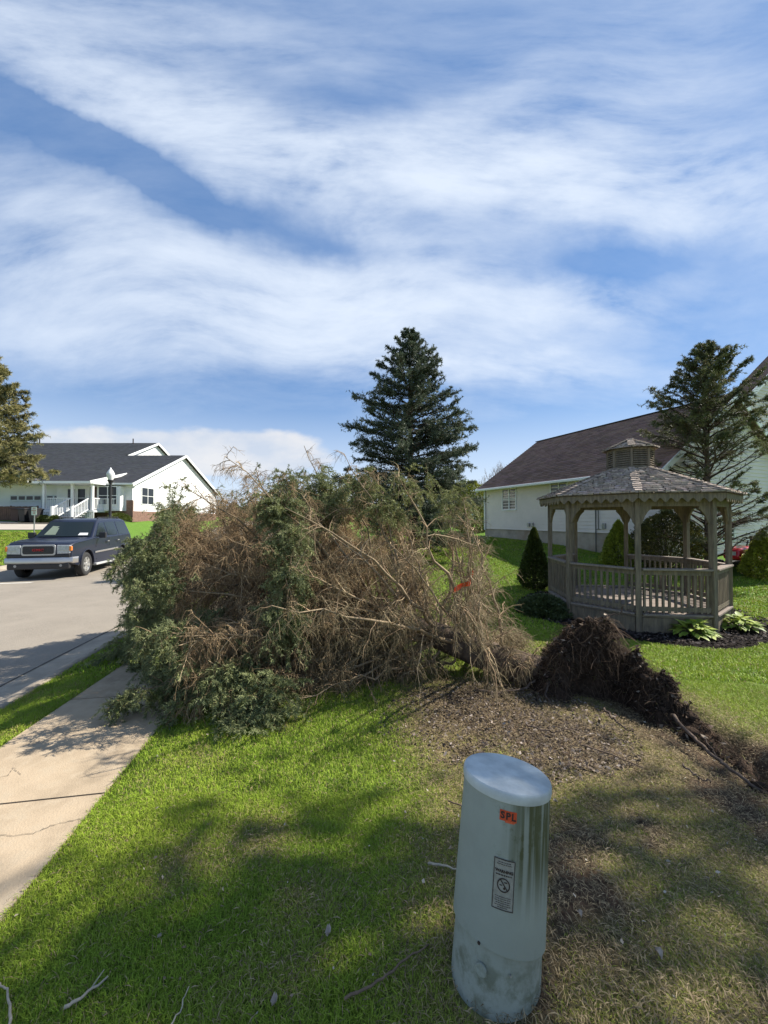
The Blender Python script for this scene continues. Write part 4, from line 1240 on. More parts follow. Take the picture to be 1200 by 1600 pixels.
def window(parent, c, d, nrm_, w, h, panes=(2, 2), frame_mat=None, glass=None, name='window', sash=.055):
    """double window centred at c, along d (xy), facing nrm_; frame > pane"""
    fm = MB(); d = np.array(d); nn = np.array(nrm_)
    P = lambda s, z, o: np.array([c[0] + d[0] * s + nn[0] * o, c[1] + d[1] * s + nn[1] * o, c[2] + z])
    t = sash
    def bar(s0, z0, s1, z1, wd, dp=.05):
        fm.beam(P(s0, z0, dp / 2 - .01), P(s1, z1, dp / 2 - .01), wd, dp, up=(nn[0], nn[1], 0)) if False else fm.beam(P(s0, z0, .024), P(s1, z1, .024), dp if abs(z1 - z0) < 1e-6 else wd, wd if abs(z1 - z0) < 1e-6 else dp, up=(0, 0, 1) if abs(z1 - z0) < 1e-6 else (nn[0], nn[1], 0))
    bar(-w / 2 - t, h / 2 + t / 2, w / 2 + t, h / 2 + t / 2, t); bar(-w / 2 - t, -h / 2 - t / 2, w / 2 + t, -h / 2 - t / 2, t, .07)
    bar(-w / 2 - t / 2, -h / 2, -w / 2 - t / 2, h / 2, t); bar(w / 2 + t / 2, -h / 2, w / 2 + t / 2, h / 2, t)
    for i in range(1, panes[0]): bar(-w / 2 + w * i / panes[0], -h / 2, -w / 2 + w * i / panes[0], h / 2, t * 1.1, .046)
    for j in range(1, panes[1]): bar(-w / 2, -h / 2 + h * j / panes[1], w / 2, -h / 2 + h * j / panes[1], t * .75, .042)
    f = fm.build(name, frame_mat or M['white'], parent)
    g = MB(); g.add([P(-w / 2, -h / 2, .018), P(w / 2, -h / 2, .018), P(w / 2, h / 2, .018), P(-w / 2, h / 2, .018)], [(0, 1, 2, 3)])
    g.build('pane', glass or M['glass'], f)
    return f

# ------------------------------------------------------------------ right house: brown roof, pale siding
RC = np.array([5.77, 22.0]); E1 = np.array([.387, -.922]); E2 = np.array([.922, .387]); LEN = 9.6; DEP = 8.4; RIDGE_S = 4.2
EZ = 3.50; RZ = 6.35; SB = 1.05
def rp3(t, s, z): p = RC + E1 * t + E2 * s; return (p[0], p[1], z)
hr = thing('house', 'long pale sided house with brown shingle roof and white gable behind the gazebo', 'house', (*(RC + E1 * LEN / 2 + E2 * DEP / 2), .3))
HRI = hr.location.copy()
def fin(o):   # keep world-space meshes in place under an Empty that is not at the origin
    p = o.parent
    if p is not None:
        o.matrix_parent_inverse = Matrix.Translation(-Vector(HRI))
    return o
hr.location = (0, 0, 0)
mb = MB(); clapboard(mb, rp3(0, 0, 0)[:2], rp3(LEN, 0, 0)[:2], SB, lambda s: EZ - .12, n_out=-E2); mb.build('wall', M['siding_b'], hr)
gtop = lambda s: EZ - .12 + (RZ - EZ) * (1 - abs(s - RIDGE_S) / RIDGE_S)
mb = MB(); clapboard(mb, rp3(LEN, 0, 0)[:2], rp3(LEN, DEP, 0)[:2], SB - .9, gtop, n_out=E1); mb.build('gable_wall', M['siding_c'], hr)
mb = MB(); mb.add([rp3(0, 0, SB), rp3(0, DEP, SB), rp3(0, DEP, EZ - .12), rp3(0, RIDGE_S, RZ - .12), rp3(0, 0, EZ - .12)], [(0, 1, 2, 3, 4)])
mb.add([rp3(0, DEP, SB - 1), rp3(LEN, DEP, SB - 1), rp3(LEN, DEP, EZ), rp3(0, DEP, EZ)], [(0, 1, 2, 3)]); mb.build('wall', M['siding_b'], hr)
mb = MB()
for (t0, s0, t1, s1) in ((0, .02, LEN - .02, .02), (LEN - .02, .02, LEN - .02, DEP), (0.02, 0.02, .02, DEP)):
    a = rp3(t0, s0, 0); b = rp3(t1, s1, 0)
    mb.add([(a[0], a[1], SB + .0), (b[0], b[1], SB + .0), (b[0], b[1], -.9), (a[0], a[1], -.9)], [(0, 1, 2, 3)])
mb.build('foundation', M['found'], hr)
bag = Bag(); brown = (.245, .160, .130)
sl = math.hypot(RIDGE_S + .4, RZ - EZ + .27); ov = .40
slope = (RZ - EZ) / RIDGE_S
U = np.array([*E1, 0]); V_ = nrm(np.array([[*E2, slope]]))[0]; Nn = np.cross(U, V_); Nn = Nn if Nn[2] > 0 else -Nn
O_ = np.array(rp3(-.25, -ov, EZ - slope * ov + .05)); SLN = (RIDGE_S + ov) * math.hypot(1, slope)
shingles(bag, O_, U, V_, Nn, lambda v: (0, LEN + .55), SLN, .18, .34, .026, brown, .22)
V2 = nrm(np.array([[*(-E2), slope]]))[0]; N2 = np.cross(U, V2); N2 = N2 if N2[2] > 0 else -N2
O2 = np.array(rp3(-.25, 2 * RIDGE_S + ov, EZ - slope * ov + .05))
shingles(bag, O2, U, V2, N2, lambda v: (0, LEN + .55), SLN, .18, .34, .026, brown, .22)
roof = bag.mesh('roof', M['shingle'], hr)
mb = MB(); mb.beam(np.array(rp3(-.27, RIDGE_S, RZ + .06)), np.array(rp3(LEN + .32, RIDGE_S, RZ + .06)), .26, .03); 
M['dark_trim'] = mat('dark_ridge', (.045, .032, .03), .9, var=.2); mb.build('ridge_cap', M['dark_trim'], roof)
# gutter, fascia, soffit, rakes
mb = MB(); g0 = np.array(rp3(-.25, -ov - .05, EZ - slope * ov + .0)); g1 = np.array(rp3(LEN + .3, -ov - .05, EZ - slope * ov + .0))
mb.beam(g0, g1, .11, .12); mb.build('gutter', M['white'], hr, bevel=.03)
mb = MB(); mb.add([rp3(-.2, -ov, EZ - slope * ov - .05), rp3(LEN + .28, -ov, EZ - slope * ov - .05), rp3(LEN + .28, 0.01, EZ - .20), rp3(-.2, 0.01, EZ - .20)], [(0, 1, 2, 3)]); mb.build('soffit', M['soffit'], hr)
for (tt_) in (LEN + .31, -.26):
    mb = MB()
    for sg in (1, -1):
        a = np.array(rp3(tt_, RIDGE_S - sg * (RIDGE_S + ov), EZ - slope * ov - .06)); b = np.array(rp3(tt_, RIDGE_S, RZ - .06))
        mb.beam(a, b, .035, .20, up=(0, 0, 1))
    mb.build('rake_board', M['white'], hr)
mb = MB(); mb.box(rp3(.03, -.02, (SB + EZ) / 2 - .05), (.09, .05, EZ - SB - .1), math.atan2(E1[1], E1[0])); mb.box(rp3(.10, -.07, (SB + EZ) / 2 - .1), (.07, .06, EZ - SB - .05), math.atan2(E1[1], E1[0])); mb.build('corner_board', M['white'], hr)
M['curtain'] = mat('window_glass_curtain', (.09, .09, .085), .08, var=.5, scale=5, spec=.7, stretch=(1, 1, .2))
def wall_px(px, py):
    k = (px - 600) / 600; t = (k * RC[1] - RC[0]) / (E1[0] - k * E1[1]); Zd = RC[1] + E1[1] * t
    return t, CAMZ + (811 - py) / 600 * Zd
t0, _ = wall_px(785.5, 780); t1, _ = wall_px(807.5, 780)
_, za = wall_px(796, 762.5); _, zb = wall_px(796, 797.5)
w_ = t1 - t0 - .1
window(hr, rp3((t0 + t1) / 2, 0, (za + zb) / 2), E1, -E2, w_, za - zb - .1, (2, 2), glass=M['curtain'])
t0, _ = wall_px(860, 780); t1, _ = wall_px(889, 780); _, za = wall_px(875, 752.5); _, zb = wall_px(875, 795)
window(hr, rp3((t0 + t1) / 2, 0, (za + zb) / 2), E1, -E2, (t1 - t0) * .86, (za - zb) * .92, (2, 2), glass=M['curtain'])
# downpipe, meter conduit, small wall boxes
mb = MB(); t0, z0 = wall_px(932, 870); t1, z1 = wall_px(932, 790)
mb.tube([rp3(t0, -.05, -.2), rp3(t0, -.05, EZ - .2)], .022, 8); mb.tube([rp3(t0 + .12, -.05, 1.2), rp3(t0 + .12, -.05, EZ - .2)], .014, 8); mb.beam(rp3(t0 - .02, -.05, 1.2), rp3(t0 + .2, -.05, 1.2), .02, .02)
mb.build('downpipe', mat('grey_pipe', (.12, .12, .11), .6), hr)
t0, z0 = wall_px(945, 822); MB().box(rp3(t0, -.05, z0), (.14, .09, .22), math.atan2(E1[1], E1[0])).build('meter_box', M['steel'], hr, bevel=.01)
for px in (827, 833): t0, z0 = wall_px(px, 820); MB().box(rp3(t0, -.05, z0), (.12, .09, .2), math.atan2(E1[1], E1[0])).build('meter_box', M['steel'], hr, bevel=.01)
# taller wing behind on the right
hw = thing('house', 'taller house wing with steep gable rising at the right edge', 'house', (0, 0, 0))
WT = 8.6; pitch = .71
ws = lambda s: 6.9 + pitch * (s - 7.0)
peak_s = 11.5; wl_s = 4.4
mb = MB(); clapboard(mb, rp3(WT, wl_s, 0)[:2], rp3(WT, peak_s * 2 - wl_s, 0)[:2], .6, lambda q: ws(peak_s - abs(wl_s + q - peak_s)) - .14, n_out=E1); mb.build('gable_wall', M['siding_c'], hw)
mb = MB(); mb.add([rp3(WT, wl_s, .6), rp3(WT - .5, wl_s, .6), rp3(WT - .5, wl_s, ws(wl_s)), rp3(WT, wl_s, ws(wl_s))], [(0, 1, 2, 3)]); mb.build('wall', M['siding_b'], hw)
bag = Bag(); V_ = nrm(np.array([[*E2, pitch]]))[0]; Nn = np.cross(U, V_); Nn = Nn if Nn[2] > 0 else -Nn
shingles(bag, rp3(WT - .5, wl_s - .4, ws(wl_s - .4) + .02), U, V_, Nn, lambda v: (0, .9), (peak_s - wl_s + .4) * math.hypot(1, pitch), .14, .31, .011, brown, .2)
V2 = nrm(np.array([[*(-E2), pitch]]))[0]; N2 = np.cross(U, V2); N2 = N2 if N2[2] > 0 else -N2
shingles(bag, rp3(WT - .5, 2 * peak_s - wl_s + .4, ws(wl_s - .4) + .02), U, V2, N2, lambda v: (0, .9), (peak_s - wl_s + .4) * math.hypot(1, pitch), .14, .31, .011, brown, .2)
bag.mesh('roof', M['shingle'], hw)
mb = MB(); mb.beam(rp3(WT + .41, wl_s - .4, ws(wl_s - .4) - .06), rp3(WT + .41, peak_s, ws(peak_s) - .06), .035, .24); mb.beam(rp3(WT + .41, 2 * peak_s - wl_s + .4, ws(wl_s - .4) - .06), rp3(WT + .41, peak_s, ws(peak_s) - .06), .035, .24)
mb.build('rake_board', M['white'], hw)
mb = MB()
mb.add([rp3(WT, wl_s - .4, ws(wl_s - .4) - .14), rp3(WT + .4, wl_s - .4, ws(wl_s - .4) - .14), rp3(WT + .4, peak_s, ws(peak_s) - .14), rp3(WT, peak_s, ws(peak_s) - .14)], [(0, 1, 2, 3)]); mb.build('soffit', M['soffit'], hw)
# basement window in the gable wall
gx0 = (1190 - 600) / 600
window(hr, rp3(LEN, 3.9, 1.15), E2, E1, .8, .7, (2, 1))
window(hr, rp3(LEN, 1.3, 1.75), E2, E1, .55, .45, (1, 1))

# ------------------------------------------------------------------ left house: white, grey roof, porch
hl = thing('house', 'white house with grey roof, porch and front steps across the road', 'house', (0, 0, 0))
EZL = 4.70; FY = 32.0; RX = -21.0; LX = -27.1; B0 = 1.62
fs_ = .4375
grey = (.095, .095, .10)
mb = MB(); clapboard(mb, (RX, FY), (RX, FY + 16), 2.0, lambda s: EZL - .1 + fs_ * (8 - abs(s - 8)), .13, .016, n_out=(1, 0)); mb.build('gable_wall', M['siding_w'], hl)
mb = MB(); clapboard(mb, (LX - .2, FY), (RX, FY), 2.0, lambda s: EZL - .1, .13, .016, n_out=(0, -1)); mb.build('wall', M['siding_w'], hl)
mb = MB(); clapboard(mb, (-46, FY + .3), (LX, FY + .3), B0 - .6, lambda s: EZL - .1, .13, .016, n_out=(0, -1)); mb.build('wall', M['siding_w'], hl)
mb = MB(); clapboard(mb, (LX, FY + 7.5), (LX, FY + 19), EZL, lambda s: EZL + fs_ * 13.4 - fs_ * abs(s + 7.5 - 13.4) - .1, .13, .016, n_out=(1, 0)); mb.build('gable_wall', M['siding_w'], hl)
mb = MB(); mb.box((RX - .0 - 2.9, FY - .0 + .12, B0 + .2), (5.9, .3, .9)); mb.box((RX - .16, FY - .03, B0 + .85), (.55, .1, 1.4)); mb.box((RX + .0, FY + 8, B0 + .2), (.06, 16, .9)); mb.build('brick_base', M['brick'], hl)
bag = Bag()
Vf = nrm(np.array([[0, 1, fs_]]))[0]; Nf = nrm(np.array([[0, -fs_, 1]]))[0]
Vb = nrm(np.array([[0, -1, fs_]]))[0]; Nb = nrm(np.array([[0, fs_, 1]]))[0]
k_ = math.hypot(1, fs_)
shingles(bag, (LX, FY - .45, EZL - .45 * fs_ + .05), (1, 0, 0), Vf, Nf, lambda v: (0, RX - LX + .35), 8.45 * k_, .16, .34, .012, grey, .18)
shingles(bag, (LX, FY + 16.45, EZL - .45 * fs_ + .05), (1, 0, 0), Vb, Nb, lambda v: (0, RX - LX + .35), 8.45 * k_, .16, .34, .012, grey, .18)
shingles(bag, (-46, FY - .45, EZL - .45 * fs_ + .05), (1, 0, 0), Vf, Nf, lambda v: (0, LX + .35 + 46 if v > 8.6 * k_ else LX + 46), 13.85 * k_, .16, .34, .012, grey, .18)
shingles(bag, (-46, FY + 27.2, EZL - .45 * fs_ + .05), (1, 0, 0), Vb, Nb, lambda v: (0, LX + .35 + 46), 13.85 * k_, .16, .34, .012, grey, .18)
rf = bag.mesh('roof', M['shingle'], hl)
mb = MB()
def rake(x, y0, z0, y1, z1): mb.beam((x, y0, z0 - .05), (x, y1, z1 - .05), .04, .24)
rake(RX + .37, FY - .5, EZL - .22, FY + 8, EZL + fs_ * 8); rake(RX + .37, FY + 16.5, EZL - .22, FY + 8, EZL + fs_ * 8)
rake(LX + .37, FY + 8.0, EZL + fs_ * 8.0 + .0, FY + 13.4, EZL + fs_ * 13.4); rake(LX + .37, FY + 20, EZL + fs_ * 6.8, FY + 13.4, EZL + fs_ * 13.4)
mb.build('rake_board', M['white'], hl)
mb = MB(); mb.beam((-46, FY - .5, EZL - .20), (RX + .35, FY - .5, EZL - .20), .10, .14); mb.build('gutter', M['white'], hl)
mb = MB(); mb.add([(-46, FY - .45, EZL - .27), (RX + .3, FY - .45, EZL - .27), (RX + .3, FY + .35, EZL - .25), (-46, FY + .35, EZL - .25)], [(0, 1, 2, 3)]); mb.build('soffit', M['soffit'], hl)
for xx_ in (-40.5, -29.5): 
    MB().tube([(xx_, FY + 13.0, EZL + 5.4), (xx_, FY + 13.0, EZL + 6.35)], .06, 8).build('vent_pipe', M['dark_trim'], rf)
# hipped garage wing on the left
bag = Bag()
gz0 = EZL - .14; gy0 = FY - 1.6; gx0_, gx1_ = -39.0, -28.2; gh = (gx1_ - gx0_) / 2
Vh = nrm(np.array([[-1, 0, .42]]))[0]; Nh = nrm(np.array([[.42, 0, 1]]))[0]
lg = (.10, .10, .105)
shingles(bag, (gx1_, gy0, gz0 + .1), (0, 1, 0), Vh, Nh, lambda v: (v / math.hypot(1, .42), 12), gh * math.hypot(1, .42), .16, .34, .012, lg, .15)
Vh2 = nrm(np.array([[0, 1, .42]]))[0]; Nh2 = nrm(np.array([[0, -.42, 1]]))[0]
shingles(bag, (gx0_, gy0, gz0 + .1), (1, 0, 0), Vh2, Nh2, lambda v: (v / math.hypot(1, .42), gx1_ - gx0_ - v / math.hypot(1, .42)), gh * math.hypot(1, .42), .16, .34, .012, (.08, .08, .085), .15)
bag.mesh('garage_roof', M['shingle'], hl)
mb = MB(); mb.beam((gx1_ + .02, gy0 - .02, gz0 + .14), (gx1_ - gh, gy0 + gh, gz0 + .16 + gh * .42), .22, .03); mb.build('hip_cap', mat('pale_ridge', (.2, .2, .21), .9), hl)
mb = MB(); mb.beam((gx0_, gy0 - .03, gz0), (gx1_, gy0 - .03, gz0), .08, .16); mb.build('gutter', M['white'], hl)
M['door_w'] = mat('garage_door_paint', (.62, .65, .68), .5, var=.03)
for (a_, b_) in ((-31.4, -28.75), (-28.35, -25.9)):
    mb = MB(); w_ = b_ - a_; cx_ = (a_ + b_) / 2
    for j in range(4): mb.box((cx_, FY + .24, B0 - .25 + .3 + .56 * j), (w_, .06, .535))
    gd = mb.build('garage_door', M['door_w'], hl, bevel=.012)
    for i in range(4):
        mb = MB(); mb.box((a_ + w_ * (i + .5) / 4, FY + .20, B0 - .25 + .3 + .56 * 3 + .02), (w_ / 4 - .16, .02, .30)); mb.build('pane', M['glass'], gd)
# porch
PY = 30.2; FLz = 2.30
mb = MB(); mb.box((-24.95, (PY + FY) / 2 - .01, FLz - .08), (4.1, FY - PY, .14)); mb.build('porch_floor', M['white'], hl)
mb = MB(); 
for i in range(28): mb.box((-26.95 + .15 * i, PY + .04, (B0 + FLz - .15) / 2), (.10, .04, FLz - .15 - B0 + .3))
mb.build('porch_skirt', M['white'], hl)
for cx_ in (-26.85, -24.62, -23.05):
    MB().box((cx_, PY + .12, (FLz + 4.42) / 2), (.17, .17, 4.42 - FLz)).build('porch_column', M['white'], hl)
def railing(mb, a, b, h=.95, sp=.14):
    a = Vector(a); b = Vector(b); mb.beam(a + Vector((0, 0, h)), b + Vector((0, 0, h)), .08, .06); mb.beam(a + Vector((0, 0, .10)), b + Vector((0, 0, .10)), .06, .05)
    n_ = int((b - a).length / sp)
    for i in range(1, n_):
        p = a.lerp(b, i / n_); mb.beam(p + Vector((0, 0, .12)), p + Vector((0, 0, h - .03)), .04, .04, up=(0, 1, 0))
mb = MB(); railing(mb, (-26.76, PY + .12, FLz), (-24.9, PY + .12, FLz)); mb.build('porch_railing', M['white'], hl)
mb = MB(); railing(mb, (-23.0, PY + .12, FLz), (-22.95, FY - .02, FLz)); railing(mb, (-22.95, FY-.6, FLz), (-21.95, FY - .62, FLz)); mb.build('porch_railing', M['white'], hl)
mb = MB()
for i in range(5): mb.box((-24.0, PY - .15 - .30 * i, FLz - .17 - .16 * i), (1.4, .32, .06))
mb.build('steps', mat('grey_steps', (.38, .38, .38), .8), hl)
for cx_ in (-24.72, -23.25):
    mb = MB(); railing(mb, (cx_, PY, FLz - .02), (cx_ + .02, PY - 1.6, FLz - .82), .95, .15)
    mb.box((cx_ + .02, PY - 1.66, FLz - .42), (.14, .14, 1.35)); mb.build('stair_railing', M['white'], hl)
bag = Bag(); ps = (5.62 - 4.52) / (33.9 - 29.75)
Vp = nrm(np.array([[0, 1, ps]]))[0]; Np = nrm(np.array([[0, -ps, 1]]))[0]
shingles(bag, (-27.3, 29.75, 4.55), (1, 0, 0), Vp, Np, lambda v: (0, 4.5), 4.2 * math.hypot(1, ps), .16, .34, .012, grey, .18)
bag.mesh('porch_roof', M['shingle'], hl)
mb = MB(); mb.beam((-22.77, 29.72, 4.47), (-22.77, 33.95, 5.58), .05, .22); mb.beam((-27.3, 29.72, 4.46), (-22.8, 29.72, 4.46), .05, .18); mb.build('porch_fascia', M['white'], hl)
mb = MB(); mb.prism([(0, 0), (1.9, 0), (1.9, .5)], (-22.80, 30.1, 4.42), (0, 1, 0), (0, 0, 1), (-.05, 0, 0)); mb.box((-25.0, 30.9, 4.40), (4.4, 2.1, .05)); mb.build('porch_ceiling', M['white'], hl)
window(hl, (-26.05, FY, 3.35), (1, 0), (0, -1), .62, 1.5, (1, 2)); window(hl, (-25.2, FY, 3.35), (1, 0), (0, -1), .62, 1.5, (1, 2))
MB().box((-24.05, FY - .02, 3.28), (.92, .06, 2.0)).build('door', mat('brown_door', (.10, .05, .035), .5), hl)
mb = MB(); mb.box((-22.55, FY - .3, 3.28), (1.9, .6, 2.0)); mb.build('bay', M['siding_w'], hl)
window(hl, (-22.6, FY - .6, 3.52), (1, 0), (0, -1), 1.45, 1.42, (2, 2))
window(hl, (RX + .01, 34.05, 3.62), (0, 1), (1, 0), 1.65, 1.4, (2, 2))
# neighbour house, low brown fence far left
nh = thing('house', 'pale cream house half hidden behind the golden conifer', 'house', (0, 0, 0))
mb = MB(); clapboard(mb, (-50, 37), (-38.2, 37), 1.0, lambda s: 4.3, .14, .016, n_out=(0, -1)); mb.build('wall', M['siding_w'], nh)
window(nh, (-37.5 - 2.6, 37, 3.0), (1, 0), (0, -1), 1.2, 1.2)
bag = Bag(); shingles(bag, (-51, 36.5, 4.2), (1, 0, 0), Vf, Nf, lambda v: (0, 13), 7, .2, .4, .012, grey, .15); bag.mesh('roof', M['shingle'], nh)
fw = thing('board_fence', 'low dark brown board fence at the far left beyond the driveway', 'fence', (0, 0, 0))
mb = MB()
for i in range(40): mb.box((-33.6 + .16 * i - 0.0, 30.2 + .0 * i, 2.05), (.15, .03, 1.1 + .02 * math.sin(i * 2.1)))
mb.build('boards', M['fence_wood'], fw)
mb = MB()
for i in range(4): mb.box((-33.6 + 2.1 * i, 30.25, 2.05), (.1, .08, 1.2))
mb.build('post', M['fence_wood'], fw)

# driveway and bed edging across the road
def sheet(name, poly, m, lift, n=10, sub=8):
    P = np.array(poly, float)
    # bilinear patch from four corners
    a = np.linspace(0, 1, n); A, B = np.meshgrid(a, a); A = A.ravel()[:, None]; B = B.ravel()[:, None]
    Q = P[0] * (1 - A) * (1 - B) + P[1] * A * (1 - B) + P[2] * A * B + P[3] * (1 - A) * B
    z = H(Q[:, 0], Q[:, 1]) + lift
    ii = np.arange(n * n).reshape(n, n); F = np.stack([ii[:-1, :-1], ii[:-1, 1:], ii[1:, 1:], ii[1:, :-1]], -1).reshape(-1, 4)
    return tag(np_mesh(name, np.column_stack([Q, z]), F, m, smooth=True), kind='structure')
sheet('driveway', [(-34, 24.0), (-17.5, 24.0), (-21.5, 27.6), (-34, 30.6)], M['concrete_pale'], .05, 30)
sheet('planting_bed', [(-27.5, 27.9), (-20, 27.7), (-20.6, 29.6), (-26.9, 29.9)], M['mulch'], .06, 14)
mb = MB(); mb.beam((-27.6, 27.7, h1(-27.6, 27.7) + .08), (-22, 27.55, h1(-22, 27.55) + .08), .16, .12); tag(mb.build('kerb', M['kerbc']), kind='structure')

# ------------------------------------------------------------------ gazebo
gzb = thing('gazebo', 'weathered grey wooden octagonal gazebo with shake roof and louvred cupola', 'gazebo', (5.6, 8.72, -.56))
W_ = mat('weathered_wood', (.225, .185, .135), .9, var=.35, scale=5, bump=.5, bscale=40, spec=.15, stretch=(6, 6, .8), var2=((.14, .12, .095), 2.0, .5, .75))
Wd = mat('deck_boards', (.27, .225, .19), .9, var=.3, scale=5, bump=.3, spec=.15, stretch=(1, 6, 1))
Wr = mat('cedar_shakes', (.2, .17, .15), .95, attr=True, var=.3, scale=20, bump=.5, bscale=60, spec=.1)
GR = 1.69; GPH = R(16); DK = .36; RT = DK + .86; EV = 2.60
def oc(k, r, z=0.0): a = GPH + k * math.pi / 4; return Vector((r * math.cos(a), r * math.sin(a), z))
def fr(k):   # frame of panel k (between post k and k+1): origin, along, outward
    a = oc(k, GR); b = oc(k + 1, GR); d = (b - a).normalized(); o = Vector((d.y, -d.x, 0)); return a, b, d, o
FRONT = 5   # index of the post nearest the camera is found below
# posts with their curved brackets
for k in range(8):
    c_ = oc(k, GR); ang = GPH + k * math.pi / 4
    post = MB().box((c_.x, c_.y, (EV - .05 - .06) / 2), (.095, .095, EV - .05 + .06), ang).build('post', W_, gzb, bevel=.006)
    for s_ in (0, -1):
        a, b, d, o = fr(k + s_)
        p0 = c_; dd = d if s_ == 0 else -d
        prof = [(.045, EV - .20), (.235, EV - .20)]
        for q in np.linspace(0, 1, 9):
            th_ = q * math.pi / 2
            prof.append((.235 - .02 * q - .135 * (.55 * q + .45 * math.sin(th_)), EV - .25 - .25 * (.45 * q + .55 * (1 - math.cos(th_)))))
        prof.append((.045, EV - .55))
        MB().prism(prof, p0 - o * .02, dd, (0, 0, 1), o * .04).build('bracket', W_, post)
# deck, skirt
mb = MB(); 
edge = [oc(k, GR + .03, DK - .05) for k in range(8)]
yb = np.arange(-1.75, 1.75, .14)
def clip_x(y):
    xs = []
    for k in range(8):
        a, b = edge[k], edge[(k + 1) % 8]
        if (a.y - y) * (b.y - y) < 0: xs.append(a.x + (b.x - a.x) * (y - a.y) / (b.y - a.y))
    return (min(xs), max(xs)) if len(xs) >= 2 else None
for y0 in yb:
    c0, c1 = clip_x(y0 + .002), clip_x(y0 + .132)
    if c0 is None or c1 is None: continue
    z0 = DK + random.uniform(-.002, .002)
    vs = [(c0[0], y0, z0), (c0[1], y0, z0), (c1[1], y0 + .134, z0), (c1[0], y0 + .134, z0)]
    mb.add(vs + [(x, y, z - .035) for x, y, z in vs], [(0, 1, 2, 3), (7, 6, 5, 4), (0, 4, 5, 1), (1, 5, 6, 2), (2, 6, 7, 3), (3, 7, 4, 0)])
mb.build('floor', Wd, gzb)
for k in range(8):
    a, b, d, o = fr(k)
    mb = MB(); a2 = a + d * .05; b2 = b - d * .05
    mb.beam(a2 + o * .015 + Vector((0, 0, DK - .12)), b2 + o * .015 + Vector((0, 0, DK - .12)), .03, .16)
    mb.beam(a2 + o * .012 + Vector((0, 0, .10)), b2 + o * .012 + Vector((0, 0, .10)), .03, .26)
    mb.build('skirt_board', W_, gzb)
    mb = MB(); mb.beam(a2 - o * .03 + Vector((0, 0, DK + .018)), b2 - o * .03 + Vector((0, 0, DK + .018)), .20, .03); mb.build('floor_border', Wd, gzb)
# railings on seven sides
back = max(range(8), key=lambda k: (oc(k, 1).y + oc(k + 1, 1).y))
for k in range(8):
    if k == (back) : continue
    a, b, d, o = fr(k); a2 = a + d * .048; b2 = b - d * .048
    z_ = Vector((0, 0, 1))
    mb = MB(); mb.beam(a2 + z_ * (RT - .065), b2 + z_ * (RT - .065), .038, .085); mb.beam(a2 + z_ * (DK + .12), b2 + z_ * (DK + .12), .038, .08)
    n_ = 11
    for i in range(n_):
        p = a2.lerp(b2, (i + .5) / n_) + o * .02 * 0
        mb.box((p.x, p.y, (DK + .08 + RT - .09) / 2), (.036, .036, RT - .09 - DK - .02), math.atan2(d.y, d.x))
    rl = mb.build('railing', W_, gzb)
    mb = MB(); mb.beam(a2 + o * .01 + z_ * (RT - .0), b2 + o * .01 + z_ * (RT - .0), .15, .034); mb.build('rail_cap', Wd, rl, bevel=.004)
# scalloped fascia boards
ER = GR + .22
for k in range(8):
    a = oc(k, ER); b = oc(k + 1, ER); d = (b - a).normalized(); o = Vector((d.y, -d.x, 0)); Lf = (b - a).length
    nsc = 8; prof = [(0, .0), (0, -.085)]
    for i in range(nsc):
        for q in np.linspace(0, 1, 9)[1:]:
            u_ = (i + q) / nsc * Lf
            prof.append((u_, -.085 - .075 * math.cos((q - .5) * 2 * math.pi) * .5 - .0375 + .0))
    prof.append((Lf, 0))
    MB().prism(prof, a + Vector((0, 0, EV + .03)), d, (0, 0, 1), o * .022).build('fascia', W_, gzb)
    # header beam inside
    a3, b3, d3, o3 = fr(k)
    MB().beam(a3 + d3 * .05 + Vector((0, 0, EV - .13)), b3 - d3 * .05 + Vector((0, 0, EV - .13)), .05, .14).build('header_beam', W_, gzb)
# roof of hand-split shakes
def oct_roof(parent, r0, z0, r1, z1, course, tab, thick, name, mcol):
    bag = Bag(); under = MB(); caps = []
    for k in range(8):
        a = oc(k, r0, z0); b = oc(k + 1, r0, z0); d = (b - a).normalized(); mid = (a + b) / 2
        ap0 = mid.length if False else math.hypot(mid.x, mid.y); ap1 = r1 * math.cos(math.pi / 8)
        inn = Vector((-mid.x, -mid.y, 0)).normalized(); run = ap0 - ap1; vlen = math.hypot(run, z1 - z0)
        Vv = (inn * run + Vector((0, 0, z1 - z0))) / vlen; N_ = d.cross(Vv); N_ = N_ if N_.z > 0 else -N_
        Lb = (b - a).length; Lt = 2 * r1 * math.sin(math.pi / 8)
        def ul(v, Lb=Lb, Lt=Lt, vlen=vlen): e = (Lb - Lt) / 2 * v / vlen; return (e, Lb - e)
        shingles(bag, a + N_ * .012, d, Vv, N_, ul, vlen, course, tab, thick, mcol, .24, .006, .014, -.02)
        t0 = oc(k, r1, z1); t1 = oc(k + 1, r1, z1)
        under.add([a - Vector((0, 0, .01)), b - Vector((0, 0, .01)), t1 - Vector((0, 0, .01)), t0 - Vector((0, 0, .01))], [(0, 1, 2, 3)])
        # hip shakes
        n_ = max(3, int(vlen / course)); cap = MB(); caps.append(cap)
        hip0 = oc(k, r0 + .01, z0); hip1 = t0
        for i in range(n_):
            p = hip0.lerp(hip1, i / n_); q = hip0.lerp(hip1, (i + 1.15) / n_)
            cap.beam(p + Vector((0, 0, .040)), q + Vector((0, 0, .022)), .13 * random.uniform(.8, 1.15), .012, col=tuple(np.array(mcol) * random.uniform(.6, 1.35)))
    rf_ = bag.mesh(name, Wr, parent)
    under.build('sheathing', W_, rf_)
    for cap in caps: cap.build('hip_shakes', Wr, rf_)
    return rf_
shk = (.37, .305, .255)
roof_ = oct_roof(gzb, ER + .06, EV + .045, .45, EV + .045 + .62, .115, .105, .028, 'roof', shk)
cp_ = MB()
